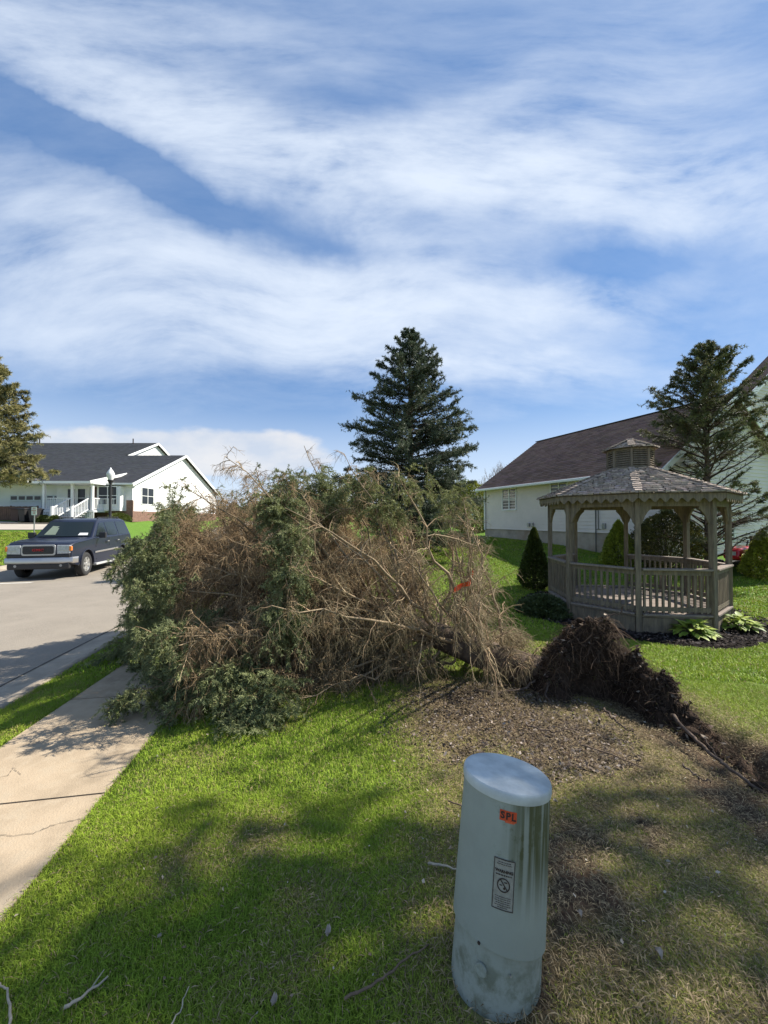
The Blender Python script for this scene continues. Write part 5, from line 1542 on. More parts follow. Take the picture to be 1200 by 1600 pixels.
CZ = EV + .045 + .60
cup = bpy.data.objects.new('cupola', None); link(cup, gzb)
for k in range(8):
    c_ = oc(k, .445); MB().box((c_.x, c_.y, CZ + .22), (.045, .045, .50), GPH + k * math.pi / 4).build('corner_post', W_, cup)
    a = oc(k, .435); b = oc(k + 1, .435); d = (b - a).normalized(); o = Vector((d.y, -d.x, 0))
    mb = MB()
    for i in range(8):
        z0 = CZ + .07 + .048 * i
        aa = a + d * .02; bb = b - d * .02
        mb.add([aa + o * .03 + Vector((0, 0, z0)), bb + o * .03 + Vector((0, 0, z0)), bb - o * .02 + Vector((0, 0, z0 + .04)), aa - o * .02 + Vector((0, 0, z0 + .04)),
                aa + o * .03 + Vector((0, 0, z0 - .012)), bb + o * .03 + Vector((0, 0, z0 - .012)), bb - o * .02 + Vector((0, 0, z0 + .028)), aa - o * .02 + Vector((0, 0, z0 + .028))],
               [(0, 1, 2, 3), (7, 6, 5, 4), (0, 4, 5, 1), (2, 6, 7, 3), (1, 5, 6, 2), (3, 7, 4, 0)])
    mb.build('louvre', W_, cup)
    mb = MB(); mb.beam(a + d * .02 + Vector((0, 0, CZ + .02)), b - d * .02 + Vector((0, 0, CZ + .02)), .04, .08); mb.beam(a + d * .02 + Vector((0, 0, CZ + .46)), b - d * .02 + Vector((0, 0, CZ + .46)), .05, .06); mb.build('cupola_frame', W_, cup)
MB().lathe([(.35, CZ - .05), (.35, CZ + .46)], 8).build('cupola_lining', M['dark_trim'], cup)
random.seed(3)
oct_roof(cup, .54, CZ + .48, .02, CZ + .71, .10, .11, .018, 'cupola_roof', shk)
# ------------------------------------------------------------------ parked SUV (x forward from the front axle, y to its left)
fwd = np.array([.224, -.974]); lft = np.array([.974, .224])
fa = np.array([-10.25, 13.30]) - .98 * lft
yaw = math.atan2(fwd[1], fwd[0])
gzc = float(road_z(13.3)) + .045
car = thing('parked_car', 'dark blue-grey large SUV with chrome grille parked facing us across the road', 'car', (fa[0], fa[1], gzc), yaw)
M['carpaint'] = mat('car_paint', (.010, .014, .030), .34, var=.06, scale=2, coat=.25, spec=.4)
M['carglass'] = mat('car_glass', (.012, .018, .018), .06, spec=.5)
M['trim_silver'] = mat('satin_silver', (.44, .44, .43), .38, metal=.35)
M['lens'] = mat('headlight_lens', (.44, .46, .48), .12, var=.25, scale=18, coat=.8)
M['amber'] = mat('amber_lens', (.70, .20, .03), .2, coat=.8)
M['red'] = mat('red_letters', (.36, .012, .02), .35)
WB, WR_ = -2.95, .385
def arc(cx, cz, r, a0, a1, n=10): return [(cx + r * math.cos(a0 + (a1 - a0) * i / n), cz + r * math.sin(a0 + (a1 - a0) * i / n)) for i in range(n + 1)]
prof = [(-4.10, .42)] + [(WB - .47, .36)] + arc(WB, .40, .47, math.pi, 0) + [(WB + .47, .34), (-.47, .34)] + arc(0, .40, .47, math.pi, 0) + [(.47, .40), (.80, .46), (.86, .60), (.86, .98), (.82, 1.06), (.66, 1.115), (.30, 1.155), (-.40, 1.20), (-.62, 1.225), (-4.10, 1.25), (-4.16, .9), (-4.14, .5)]
# body sides bulge: three slices across the width, narrower at the nose
mb = MB()
nP = len(prof)
def body_hw(x, z):
    w = .985 - .10 * max(0, (x - .25) / .6) ** 1.6 - .05 * max(0, (-3.6 - x) / .5)
    w -= .055 * max(0, (z - .95) / .3) ** 2 + .03 * max(0, (.5 - z) / .2)
    return w
ring = []
for s_ in (-1.0, -.90, .90, 1.0):
    inset = 0 if abs(s_) < 1 else 0
    for (x, z) in prof:
        w = body_hw(x, z) * (1 if abs(s_) == 1 else .93)
        zz_ = z if abs(s_) == 1 else z + (.035 if z > .98 else 0)
        xx_ = x + (.03 if abs(s_) < 1 and x > .6 else 0)
        ring.append((xx_, math.copysign(w, s_), zz_))
fsx = [tuple(range(nP)), tuple(range(4 * nP - 1, 3 * nP - 1, -1))]
for r_ in range(3):
    for i in range(nP):
        j = (i + 1) % nP
        fsx.append((r_ * nP + i, r_ * nP + j, (r_ + 1) * nP + j, (r_ + 1) * nP + i))
mb.add(ring, fsx)
body = mb.build('body', M['carpaint'], car, smooth=True, auto=40, bevel=.045, seg=3)
# wheel-arch liners and underbody
mb = MB(); mb.box((-1.6, 0, .52), (4.6, 1.6, .30)); 
mb.box((0, 0, .62), (.92, 1.80, .50)); mb.box((WB, 0, .62), (.92, 1.80, .50)); mb.build('underbody', M['black'], car)
# greenhouse
def gw(z): return .905 - .17 * (z - 1.22) / .62
g_prof = [(-.52, 1.215), (-1.22, 1.77), (-1.42, 1.83), (-2.4, 1.865), (-3.55, 1.855), (-3.78, 1.80), (-4.06, 1.24)]
mb = MB(); vs = []
for s_ in (-1, -.86, .86, 1):
    for (x, z) in g_prof: vs.append((x, s_ * gw(z), z + (.028 * (1 if z > 1.6 else 0) if abs(s_) < 1 else 0)))
n_ = len(g_prof); fsx = [tuple(range(n_)), tuple(range(4 * n_ - 1, 3 * n_ - 1, -1))]
for r_ in range(3):
    for i in range(n_ - 1): fsx.append((r_ * n_ + i, r_ * n_ + i + 1, (r_ + 1) * n_ + i + 1, (r_ + 1) * n_ + i))
mb.add(vs, fsx); cab = mb.build('cabin', M['carpaint'], car, smooth=True, auto=40, bevel=.035, seg=3)
def quad3(name, pts, m, parent, off=(0, 0, 0), smooth=False):
    return MB().add([tuple(np.array(p) + np.array(off)) for p in pts], [tuple(range(len(pts)))]).build(name, m, parent)
def wsx(z): return -.52 + (z - 1.215) / (1.77 - 1.215) * (-.70)
wz0, wz1 = 1.265, 1.745
quad3('windscreen', [(wsx(wz0) + .012, -.80, wz0), (wsx(wz0) + .012, .80, wz0), (wsx(wz1) + .012, .70, wz1), (wsx(wz1) + .012, -.70, wz1)], M['carglass'], cab, (.012, 0, .014))
# paper on the dashboard seen through the glass, and a seat-shaped reflection painted on the glass
quad3('dashboard_paper', [(wsx(1.30) + .03, .42, 1.31), (wsx(1.30) + .03, .72, 1.31), (wsx(1.38) + .03, .70, 1.385), (wsx(1.38) + .03, .44, 1.385)], M['white'], cab, (.003, 0, .006))
quad3('painted_seat_reflection', [(wsx(1.32) + .03, -.62, 1.33), (wsx(1.32) + .03, -.28, 1.33), (wsx(1.6) + .03, -.30, 1.60), (wsx(1.6) + .03, -.52, 1.62)], mat('reflection_paint', (.16, .20, .15), .8), cab, (.003, 0, .005))
for sd in (1, -1):
    def sp(x, z): return (x, sd * (gw(z) + .006), z)
    wins = [[(-.82, 1.27), (-1.32, 1.72), (-1.68, 1.745), (-1.72, 1.27)], [(-1.82, 1.27), (-1.78, 1.75), (-2.62, 1.765), (-2.72, 1.27)], [(-2.84, 1.28), (-2.76, 1.765), (-3.58, 1.755), (-3.80, 1.28)]]
    for wq in wins: quad3('side_window', [sp(*p) for p in wq], M['carglass'], cab)
    # doors: seams, handles, trim strip, running board, mirror
    mb = MB()
    for xs_ in (-.66, -1.77, -2.78): mb.beam((xs_, sd * .989, .48), (xs_, sd * .957, 1.19), .012, .006, up=(0, 1, 0))
    mb.build('door_seam', M['black'], body)
    for xs_ in (-1.62, -2.55): MB().box((xs_, sd * .985, 1.07), (.16, .04, .035)).build('door_handle', M['chrome'] if sd > 0 else M['black'], body, bevel=.008)
    MB().beam((-.52, sd * 1.0, .74), (-2.48, sd * 1.0, .77), .02, .06).build('trim_strip', M['chrome'], body, bevel=.006)
    MB().beam((-.55, sd * .97, .33), (-2.42, sd * .97, .33), .14, .07).build('running_board', mat('grey_step', (.45, .45, .44), .5), body, bevel=.015)
    mr_ = MB().box((-.86, sd * 1.10, 1.31), (.12, .22, .20)); mr_.box((-.84, sd * .97, 1.27), (.06, .10, .06)); mr_.build('wing_mirror', M['black'], car, bevel=.025)
    mb = MB()
    mb.tube([(-1.55, sd * .62, 1.92), (-3.5, sd * .62, 1.935)], .016, 6)
    for xs_ in (-1.6, -2.5, -3.4): mb.box((xs_, sd * .62, 1.895), (.06, .03, .05))
    mb.build('roof_rail', M['black'], car)
    # flares around the wheel openings
    for cx in (0, WB):
        mb = MB(); mb.tube([(cx + .475 * math.cos(a), sd * .985, .40 + .475 * math.sin(a)) for a in np.linspace(0, math.pi, 15)], .018, 6); mb.build('wheel_arch', M['carpaint'], body)
for cx in (0, WB):
    for sd in (1, -1):
        w = bpy.data.objects.new('wheel', None); link(w, car); w.location = (cx, sd * .86, WR_)
        t_ = [(.235, -.10), (.30, -.115), (.355, -.11), (.382, -.085), (.387, 0), (.382, .085), (.355, .11), (.30, .115), (.235, .10)]
        mb = MB(); vs = []; fsx = []; n = 28
        for r, yv in t_:
            for k in range(n): a = 2 * math.pi * k / n; vs.append((r * math.cos(a), yv, r * math.sin(a)))
        for i in range(len(t_) - 1):
            for k in range(n): k2 = (k + 1) % n; fsx.append((i * n + k, i * n + k2, (i + 1) * n + k2, (i + 1) * n + k))
        mb.add(vs, fsx).build('tyre', M['rubber'], w, smooth=True)
        mb = MB(); yo = sd * .10
        vs = []; fsx = []
        for r, yv in ((.245, yo), (.225, yo - sd * .0), (.20, yo - sd * .05), (.0, yo - sd * .055)):
            for k in range(n): a = 2 * math.pi * k / n; vs.append((r * math.cos(a), yv, r * math.sin(a)))
        for i in range(3):
            for k in range(n): k2 = (k + 1) % n; fsx.append((i * n + k, i * n + k2, (i + 1) * n + k2, (i + 1) * n + k))
        mb.add(vs, fsx)
        for k in range(6):
            a = k * math.pi / 3 + .2
            mb.beam((.04 * math.cos(a), yo - sd * .02, .04 * math.sin(a)), (.22 * math.cos(a), yo - sd * .005, .22 * math.sin(a)), .075, .03, up=(0, 1, 0))
        mb.tube([(0, yo - sd * .06, 0), (0, yo + sd * .01, 0)], .055, 12)
        mb.build('rim', mat('alloy', (.55, .55, .53), .35, metal=.7), w)
# nose: grille, lights, bumper
def rrect(w, h, r, n=6):
    P = []
    for (cx, cy, a0) in ((w / 2 - r, h / 2 - r, 0), (-w / 2 + r, h / 2 - r, math.pi / 2), (-w / 2 + r, -h / 2 + r, math.pi), (w / 2 - r, -h / 2 + r, 1.5 * math.pi)):
        P += [(cx + r * math.cos(a0 + math.pi / 2 * i / n), cy + r * math.sin(a0 + math.pi / 2 * i / n)) for i in range(n + 1)]
    return P
NX = .885
gr_ = MB().prism(rrect(.94, .33, .07), (NX, 0, .915), (0, 1, 0), (0, 0, 1), (.035, 0, 0)).build('grille', M['trim_silver'], car, bevel=.008)
mb = MB().prism(rrect(.85, .24, .055), (NX + .036, 0, .915), (0, 1, 0), (0, 0, 1), (.006, 0, 0)); gi = mb.build('grille_mesh', M['black'], gr_)
mb = MB()
for i in range(6): mb.box((NX + .045, 0, .82 + .038 * i), (.008, .80, .008))
mb.build('grille_bars', mat('dark_bars', (.05, .05, .055), .4), gr_)
tv, tf_ = text_mesh('GMC', .10, .004, .003, 1.15)
MB().add([(NX + .062 + z, x * 1.35, .915 + y) for x, y, z in tv], tf_).build('emblem', M['red'], gr_)
for sd in (1, -1):
    hl_ = MB().prism([(0, -.135), (.36, -.125), (.40, .10), (.35, .135), (0, .14)] if sd > 0 else [(0, -.135), (0, .14), (-.35, .135), (-.40, .10), (-.36, -.125)], (.835, sd * .495, .925), (0, 1, 0), (0, 0, 1), (.06, 0, 0)).build('headlight', M['lens'], car, bevel=.015)
    MB().box((.905 - .0, sd * .72, .905), (.012, .24, .012)).build('light_divider', M['chrome'], hl_)
    MB().box((.862, sd * .872, .955), (.10, .07, .15)).build('indicator', M['amber'], hl_, bevel=.02)
mb = MB(); mb.box((.86, 0, .735), (.10, 1.72, .10)); mb.build('grille_shelf', M['black'], car, bevel=.02)
bp = MB(); pts = [(.66, -1.0), (.88, -.93), (.955, -.62), (.965, 0), (.955, .62), (.88, .93), (.66, 1.0)]
vs = []; fsx = []
for (z, ins) in ((.50, .03), (.53, 0), (.66, 0), (.685, .02), (.69, .10)):
    for (x, y) in pts: vs.append((x - ins, y * (1 - ins * .3), z))
for i in range(4):
    for k in range(6): fsx.append((i * 7 + k, i * 7 + k + 1, (i + 1) * 7 + k + 1, (i + 1) * 7 + k))
bp.add(vs, fsx).build('bumper', M['chrome'], car, smooth=True, auto=40)
mb = MB(); mb.box((.85, 0, .42), (.14, 1.70, .17)); mb.build('air_dam', M['black'], car, bevel=.03)
for s_ in (-1, 1): MB().tube([(.928, s_ * .62, .44), (.915, s_ * .62, .44)], .04, 12).build('fog_lamp', M['steel'], car)

# ------------------------------------------------------------------ street lamp, sign, bins
lx, ly, lz = pz(172, 811, 20.0); g_ = h1(lx, ly)
lamp = thing('street_lamp', 'black street lamp post with white acorn lantern in front of the white house', 'street lamp', (lx, ly, g_))
topz = pz(172, 730, 20)[2] - g_
bz = topz - .76
MB().lathe([(.13, -.2), (.13, .25), (.11, .32), (.075, .40), (.068, .9), (.058, bz - .1), (.085, bz - .08), (.085, bz - .02), (.12, bz)], 16).build('post', M['black'], lamp, smooth=True, auto=30)
MB().lathe([(.12, bz), (.14, bz + .05), (.14, bz + .09), (.12, bz + .10)], 16).build('collar', M['black'], lamp)
MB().lathe([(.11, bz + .10), (.17, bz + .30), (.185, bz + .42), (.165, bz + .47), (.10, bz + .60), (.05, bz + .66)], 18).build('lantern', mat('frosted_lantern', (.78, .78, .76), .35), lamp, smooth=True, auto=30)
MB().lathe([(.05, bz + .66), (.035, bz + .70), (.012, bz + .76)], 10).build('finial', M['white'], lamp)
sx, sy, _ = pz(53, 811, 21.5); g_ = h1(sx, sy)
sg = thing('street_sign', 'small white street sign with red lettering on a steel post', 'sign', (sx, sy, g_))
zc = pz(53, 798.5, 21.5)[2] - g_
MB().box((0, .03, (zc + .2) / 2 - .1), (.05, .03, zc + .4)).build('post', M['steel'], sg)
pl = MB().prism(rrect(.30, .46, .03), (0, 0, zc), (1, 0, 0), (0, 0, 1), (0, .006, 0)).build('sign_plate', M['white'], sg)
red = mat('sign_red', (.55, .03, .03), .6)
mb = MB()
for t_, zz_, sz in (('NO', .14, .10), ('PARKING', .03, .062), ('THIS', -.06, .062), ('SIDE', -.14, .062)):
    v_, f_ = text_mesh(t_, sz, 0, .002); mb.add([(x, -.003, zc + zz_ + y) for x, y, z in v_], f_)
mb.build('lettering', red, pl)
M['bin'] = mat('bin_plastic', (.022, .020, .020), .6, var=.1); M['bin2'] = mat('bin_plastic_brown', (.045, .022, .02), .6, var=.1)
def wheelie(px, dep, m, label, rz):
    x, y, _ = pz(px, 811, dep); z = h1(x, y)
    b = thing('wheelie_bin', label, 'bin', (x, y, z), rz, 'wheelie bins on the driveway')
    mb = MB(); vs = []
    for zz_, w, d in ((.08, .46, .50), (1.0, .60, .68)):
        vs += [(-w / 2, -d / 2, zz_), (w / 2, -d / 2, zz_), (w / 2, d / 2, zz_), (-w / 2, d / 2, zz_)]
    mb.add(vs, [(3, 2, 1, 0), (4, 5, 6, 7), (0, 1, 5, 4), (1, 2, 6, 5), (2, 3, 7, 6), (3, 0, 4, 7)]).build('bin_body', m, b, bevel=.03)
    MB().prism([(-.38, 0), (.38, 0), (.34, .07), (.1, .11), (-.36, .08)], (-.33, 0, 1.0), (0, 1, 0), (0, 0, 1), (.66, 0, 0)).build('lid', m, b, bevel=.01)
    for s_ in (-1, 1): MB().tube([(s_ * .27, .24, .11), (s_ * .33, .24, .11)], .11, 14).build('wheel', M['black'], b)
wheelie(28, 29.3, M['bin2'], 'brown wheelie bin at the left end of the row by the garage', .1)
wheelie(40, 29.0, M['bin'], 'black wheelie bin in the middle of the row by the garage', -.15)
wheelie(56, 28.7, M['bin'], 'black wheelie bin at the right end of the row behind the street sign', .05)

# ------------------------------------------------------------------ leafy shrubs
def shrub(name, label, px, dep, h, r, c1, c2, n=9000, leaf=.035, shape='cone', group=None, seed=0, cat='shrub', zoff=0.0, base=0.0):
    global rng
    keep = rng; rng = np.random.default_rng(seed + 100)
    x, y, _ = pz(px, 811, dep); z = h1(x, y) + zoff
    t = thing(name, label, cat, (x, y, z), 0, group)
    q = rng.random(n) ** (.8 if shape == 'cone' else 1.0)
    a = rng.random(n) * 2 * np.pi
    if shape == 'cone': env_ = (1 - q) ** .75 * (.55 + .45 * _sm(q / .18))
    elif shape == 'round': env_ = np.sqrt(np.clip(1 - (2 * q - .9) ** 2, .02, 1))
    else: env_ = np.sqrt(np.clip(1 - q ** 2, .02, 1))
    lump = .78 + .45 * fbm(a * 2.2 + q * 4 + 3, q * 7 + seed, 60 + seed, 3)
    rr = env_ * r * lump * np.clip(rng.beta(5, 1.2, n), .2, 1)
    p = np.stack([rr * np.cos(a), rr * np.sin(a), base + q * (h - base) + rng.normal(0, .02, n)], 1)
    d = nrm(np.stack([np.cos(a), np.sin(a), rng.normal(.7, .5, n)], 1) + rng.normal(0, .45, (n, 3)))
    s = nrm(np.cross(d, rng.normal(0, 1, (n, 3)))) * leaf * .32
    l = leaf * rng.uniform(.6, 1.4, n)[:, None]
    V = np.stack([p - d * l * .2, p + d * l * .3 - s, p + d * l, p + d * l * .3 + s], 1).reshape(-1, 3)
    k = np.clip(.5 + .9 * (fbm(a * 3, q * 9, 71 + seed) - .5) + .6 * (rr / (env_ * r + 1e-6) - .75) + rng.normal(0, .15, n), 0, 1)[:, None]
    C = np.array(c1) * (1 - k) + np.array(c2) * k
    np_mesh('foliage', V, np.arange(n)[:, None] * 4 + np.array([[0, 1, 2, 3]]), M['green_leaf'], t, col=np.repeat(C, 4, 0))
    mb = MB()
    for i in range(5):
        a_ = i * 1.3; mb.tube([(0, 0, -.1), (.12 * r * math.cos(a_), .12 * r * math.sin(a_), h * .35), (.35 * r * math.cos(a_), .35 * r * math.sin(a_), h * .62)], [.025, .018, .006], 6)
    mb.build('stem', M['bark'], t)
    rng = keep
    return t
shrub('conical_shrub', 'dark green conical evergreen left of the gazebo', 834, 11.2, 1.75, .52, (.028, .042, .010), (.095, .125, .022), 16000, .05, seed=1, group='conical evergreens round the gazebo')
shrub('conical_shrub', 'yellow-green conical evergreen seen through the gazebo', 966, 13.2, 1.60, .70, (.07, .10, .012), (.38, .42, .05), 14000, .055, seed=2, group='conical evergreens round the gazebo')
shrub('conical_shrub', 'yellow-tipped conical evergreen beside the red mower', 1190, 11.2, 1.35, .60, (.06, .085, .012), (.38, .40, .05), 14000, .05, seed=3, group='conical evergreens round the gazebo')
shrub('broad_shrub', 'dark rounded bush with rusty leaves behind the gazebo', 1042, 12.6, 1.95, .95, (.03, .036, .012), (.16, .145, .035), 15000, .06, 'round', seed=4)
shrub('juniper', 'low dark juniper spreading at the left foot of the gazebo', 848, 8.6, .40, .58, (.04, .055, .02), (.12, .16, .06), 9000, .06, 'dome', seed=5)
shrub('broad_shrub', 'bright yellow-green bush beyond the fallen tree near the house corner', 738, 26, 3.4, 1.7, (.10, .13, .02), (.26, .27, .05), 9000, .13, 'round', seed=6)
shrub('hedge', 'low clipped green hedge left of the white front steps', 68, 28.9, .55, .55, (.03, .05, .012), (.10, .13, .03), 3500, .08, 'dome', seed=7, group='low hedges by the white porch', cat='hedge')
shrub('hedge', 'low clipped hedge nearest the foot of the white front steps', 85, 28.6, .55, .55, (.03, .05, .012), (.10, .13, .03), 3500, .08, 'dome', seed=8, group='low hedges by the white porch', cat='hedge')
shrub('hedge', 'low green bush at the brick base beyond the street lamp', 186, 30.5, .60, .9, (.04, .06, .012), (.14, .16, .03), 3000, .08, 'dome', seed=9, cat='hedge')
# hostas
def hosta(px, py, dep, r, label, seed):
    rr = np.random.default_rng(seed)
    x, y, _ = pz(px, py, dep); z = h1(x, y) + .03
    t = thing('hosta', label, 'plant', (x, y, z), 0, 'hostas at the foot of the gazebo')
    mb = MB()
    for i in range(120):
        a = rr.random() * 6.283; q = rr.random() ** .6; L = rr.uniform(.10, .19); w = L * rr.uniform(.28, .42)
        b = Vector((math.cos(a) * r * q * .75, math.sin(a) * r * q * .6, .10 + .20 * (1 - q)))
        d = Vector((math.cos(a + rr.normal(0, .5)), math.sin(a + rr.normal(0, .5)), rr.uniform(-.1, .9) * (1.1 - q))).normalized()
        s = d.cross(Vector((0, 0, 1))).normalized(); u = s.cross(d)
        kf = rr.random(); c = tuple(np.array((.14, .24, .03)) * (1 - kf) + np.array((.48, .56, .10)) * kf)
        P = [b - d * .3 * L, b + s * w * .8 - u * .01 + d * .15 * L, b + s * w * .7 + d * .55 * L - u * .02, b + d * L - u * .06, b - s * w * .7 + d * .55 * L - u * .02, b - s * w * .8 - u * .01 + d * .15 * L, b + d * .4 * L - u * .025 * 0 - u * .02]
        mb.add(P, [(0, 1, 6), (1, 2, 6), (2, 3, 6), (3, 4, 6), (4, 5, 6), (5, 0, 6)], c)
    mb.build('leaves', M['green_leaf'], t, smooth=True)
    mb = MB()
    for i in range(22):
        a = rr.random() * 6.283; mb.tube([(0, 0, -.03), (math.cos(a) * r * .3, math.sin(a) * r * .3, .16)], .006, 4, col=(.16, .24, .05))
    mb.build('stalks', M['green_leaf'], t)
hosta(1081, 994, 6.95, .40, 'pale green hosta in front of the gazebo, the nearer left one', 1)
hosta(1152, 980, 7.35, .40, 'pale green hosta right of the gazebo corner post', 2)

# ------------------------------------------------------------------ red ride-on mower
x, y, _ = pz(1166, 811, 12.0); z = h1(x, y)
mw = thing('ride_on_mower', 'red ride-on mower parked beside the gazebo and yellow conical shrub', 'mower', (x, y, z), R(200))
M['mred'] = mat('red_paint', (.52, .015, .035), .3, coat=.6)
MB().prism([(-.42, .0), (.40, .0), (.44, .10), (.40, .30), (.30, .36), (-.40, .42)], (.42, .22, .42), (1, 0, 0), (0, 0, 1), (0, -.44, 0)).build('hood', M['mred'], mw, bevel=.05, seg=3)
MB().prism([(-.75, .28), (.05, .28), (.05, .36), (-.10, .42), (-.32, .42), (-.45, .62), (-.75, .66)], (0, .34, .05), (1, 0, 0), (0, 0, 1), (0, -.68, 0)).build('fender', M['mred'], mw, bevel=.03)
mb = MB(); mb.box((-.42, 0, .74), (.44, .46, .10)); mb.box((-.64, 0, .94), (.10, .46, .42)); mb.build('seat', M['black'], mw, bevel=.035)
mb = MB(); mb.tube([(.02, 0, .80), (-.08, 0, 1.02)], .022, 8); mb.tube([(-.08 + .0 + .05 * math.sin(a), .17 * math.cos(a), 1.02 + .16 * math.sin(a) * .5) for a in np.linspace(0, 6.283, 17)], .015, 6); mb.build('steering_wheel', M['black'], mw)
mb = MB(); mb.box((-.05, 0, .22), (.75, 1.0, .16)); mb.build('mower_deck', M['black'], mw, bevel=.04)
MB().box((.87, 0, .62), (.02, .30, .12)).build('headlight', M['lens'], mw)
for (cx, r, w) in ((.62, .19, .16), (-.55, .26, .24)):
    for s_ in (-1, 1):
        wh = bpy.data.objects.new('wheel', None); link(wh, mw)
        MB().tube([(cx, s_ * .36, r), (cx, s_ * (.36 + w), r)], r, 20).build('tyre', M['rubber'], wh, bevel=.03)
        MB().tube([(cx, s_ * .37, r), (cx, s_ * (.365 + w), r)], r * .5, 14).build('rim', M['lens'], wh)

mw.scale = (.95, .95, .95)
# ------------------------------------------------------------------ telephone pedestal in the foreground
pb = Vector((.352, 1.240, .192)); pt = Vector((.4155, 1.318, .742))
axis_v = (pt - pb); PH = axis_v.length
rotm = axis_v.normalized().to_track_quat('Z', 'Y')
ped = thing('cable_pedestal', 'leaning pale green utility pedestal with orange sticker on the front lawn', 'utility pedestal', pb)
ped.rotation_mode = 'QUATERNION'; ped.rotation_quaternion = rotm
inv = rotm.inverted()
camdir = inv @ (Vector((0, 0, CAMZ)) - pb); CA = math.atan2(camdir.y, camdir.x)     # direction of the viewer round the shaft
def ped_mat():
    m = mat('pedestal_plastic', (.29, .318, .28), .72, var=.09, scale=7, bump=.04, bscale=30, spec=.35)
    nt = m.node_tree; N, L = nt.nodes, nt.links; p = N['Principled BSDF']
    src = p.inputs['Base Color'].links[0].from_socket
    tc = N.new('ShaderNodeTexCoord')
    # algae on the damp side of the shaft, streaking down under the lid
    sep = N.new('ShaderNodeSeparateXYZ'); L.new(tc.outputs['Object'], sep.inputs[0])
    a = CA + R(53)
    vm = N.new('ShaderNodeVectorMath'); vm.operation = 'DOT_PRODUCT'; L.new(tc.outputs['Object'], vm.inputs[0]); vm.inputs[1].default_value = (math.cos(a) / .14, math.sin(a) / .14, 0)
    mp = N.new('ShaderNodeMapping'); mp.inputs['Scale'].default_value = (60, 60, 2.2); L.new(tc.outputs['Object'], mp.inputs['Vector'])
    n1 = N.new('ShaderNodeTexNoise'); n1.inputs['Scale'].default_value = 1; n1.inputs['Detail'].default_value = 6; L.new(mp.outputs[0], n1.inputs['Vector'])
    n2 = N.new('ShaderNodeTexNoise'); n2.inputs['Scale'].default_value = 14; n2.inputs['Detail'].default_value = 8; n2.inputs['Roughness'].default_value = .7; L.new(tc.outputs['Object'], n2.inputs['Vector'])
    def mth(op, x, y):
        q = N.new('ShaderNodeMath'); q.operation = op
        for i, v in enumerate((x, y)):
            if isinstance(v, (int, float)): q.inputs[i].default_value = v
            else: L.new(v, q.inputs[i])
        return q.outputs[0]
    def mrg(s, a0, a1, b0=0, b1=1):
        q = N.new('ShaderNodeMapRange'); q.interpolation_type = 'SMOOTHSTEP'
        q.inputs['From Min'].default_value = a0; q.inputs['From Max'].default_value = a1; q.inputs['To Min'].default_value = b0; q.inputs['To Max'].default_value = b1
        L.new(s, q.inputs['Value']); return q.outputs[0]
    side = mth('ADD', mrg(vm.outputs['Value'], .52, .95), mth('MULTIPLY', mrg(vm.outputs['Value'], .15, .6), mrg(n2.outputs['Fac'], .5, .68, 0, .55)))
    hgt = mth('MULTIPLY', mrg(sep.outputs['Z'], .20, .40), 1.0)
    k = mth('MULTIPLY', mth('MULTIPLY', side, hgt), mrg(n1.outputs['Fac'], .34, .60, .22, 1.0))
    foot = mth('MULTIPLY', mrg(sep.outputs['Z'], .22, .02), mrg(n2.outputs['Fac'], .42, .66, 0, .75))
    k = mth('MAXIMUM', k, foot)
    k = mth('MINIMUM', mth('MULTIPLY', k, .95), .93)
    mx = N.new('ShaderNodeMix'); mx.data_type = 'RGBA'; L.new(k, mx.inputs['Factor']); L.new(src, mx.inputs['A']); mx.inputs['B'].default_value = (.060, .066, .020, 1)
    # grey scuffs
    sc = mrg(n2.outputs['Fac'], .60, .72, 0, .35)
    mx2 = N.new('ShaderNodeMix'); mx2.data_type = 'RGBA'; L.new(sc, mx2.inputs['Factor']); L.new(mx.outputs['Result'], mx2.inputs['A']); mx2.inputs['B'].default_value = (.20, .23, .21, 1)
    L.new(mx2.outputs['Result'], p.inputs['Base Color'])
    return m
M['ped'] = ped_mat()
M['pedlid'] = mat('pedestal_lid', (.50, .535, .52), .72, var=.16, scale=14, bump=.05, bscale=25, var2=((.34, .375, .37), 11, .44, .66))
NS = 72
PR = .1375
def cyl(r0, r1, z0, z1, zfun=None, name='shell', m=None, t=.006):
    vs = []; fsx = []; lv = 14
    for i in range(lv + 1):
        q = i / lv
        for k in range(NS):
            a = 2 * math.pi * k / NS
            zb_ = z0 if zfun is None else zfun(a)
            z_ = zb_ + (z1 - zb_) * q; r = r0 + (r1 - r0) * q
            vs.append((r * math.cos(a), r * math.sin(a), z_))
    for k in range(NS):   # turned-in lower lip
        a = 2 * math.pi * k / NS; zb_ = z0 if zfun is None else zfun(a); vs.append(((r0 - t) * math.cos(a), (r0 - t) * math.sin(a), zb_ + .001))
    for i in range(lv):
        for k in range(NS): k2 = (k + 1) % NS; fsx.append((i * NS + k, i * NS + k2, (i + 1) * NS + k2, (i + 1) * NS + k))
    b = (lv + 1) * NS
    for k in range(NS): k2 = (k + 1) % NS; fsx.append((b + k, b + k2, k2, k))
    return MB().add(vs, fsx).build(name, m, ped, smooth=True, auto=50)
cyl(PR - .002, PR - .006, -.15, .24, None, 'base_sleeve', M['ped'])
body_ = cyl(PR + .0045, PR, .12, PH - .02, lambda a: .118 + .022 * math.cos(a - CA - .5) - .018 * math.sin(a - CA), 'shell', M['ped'], .010)
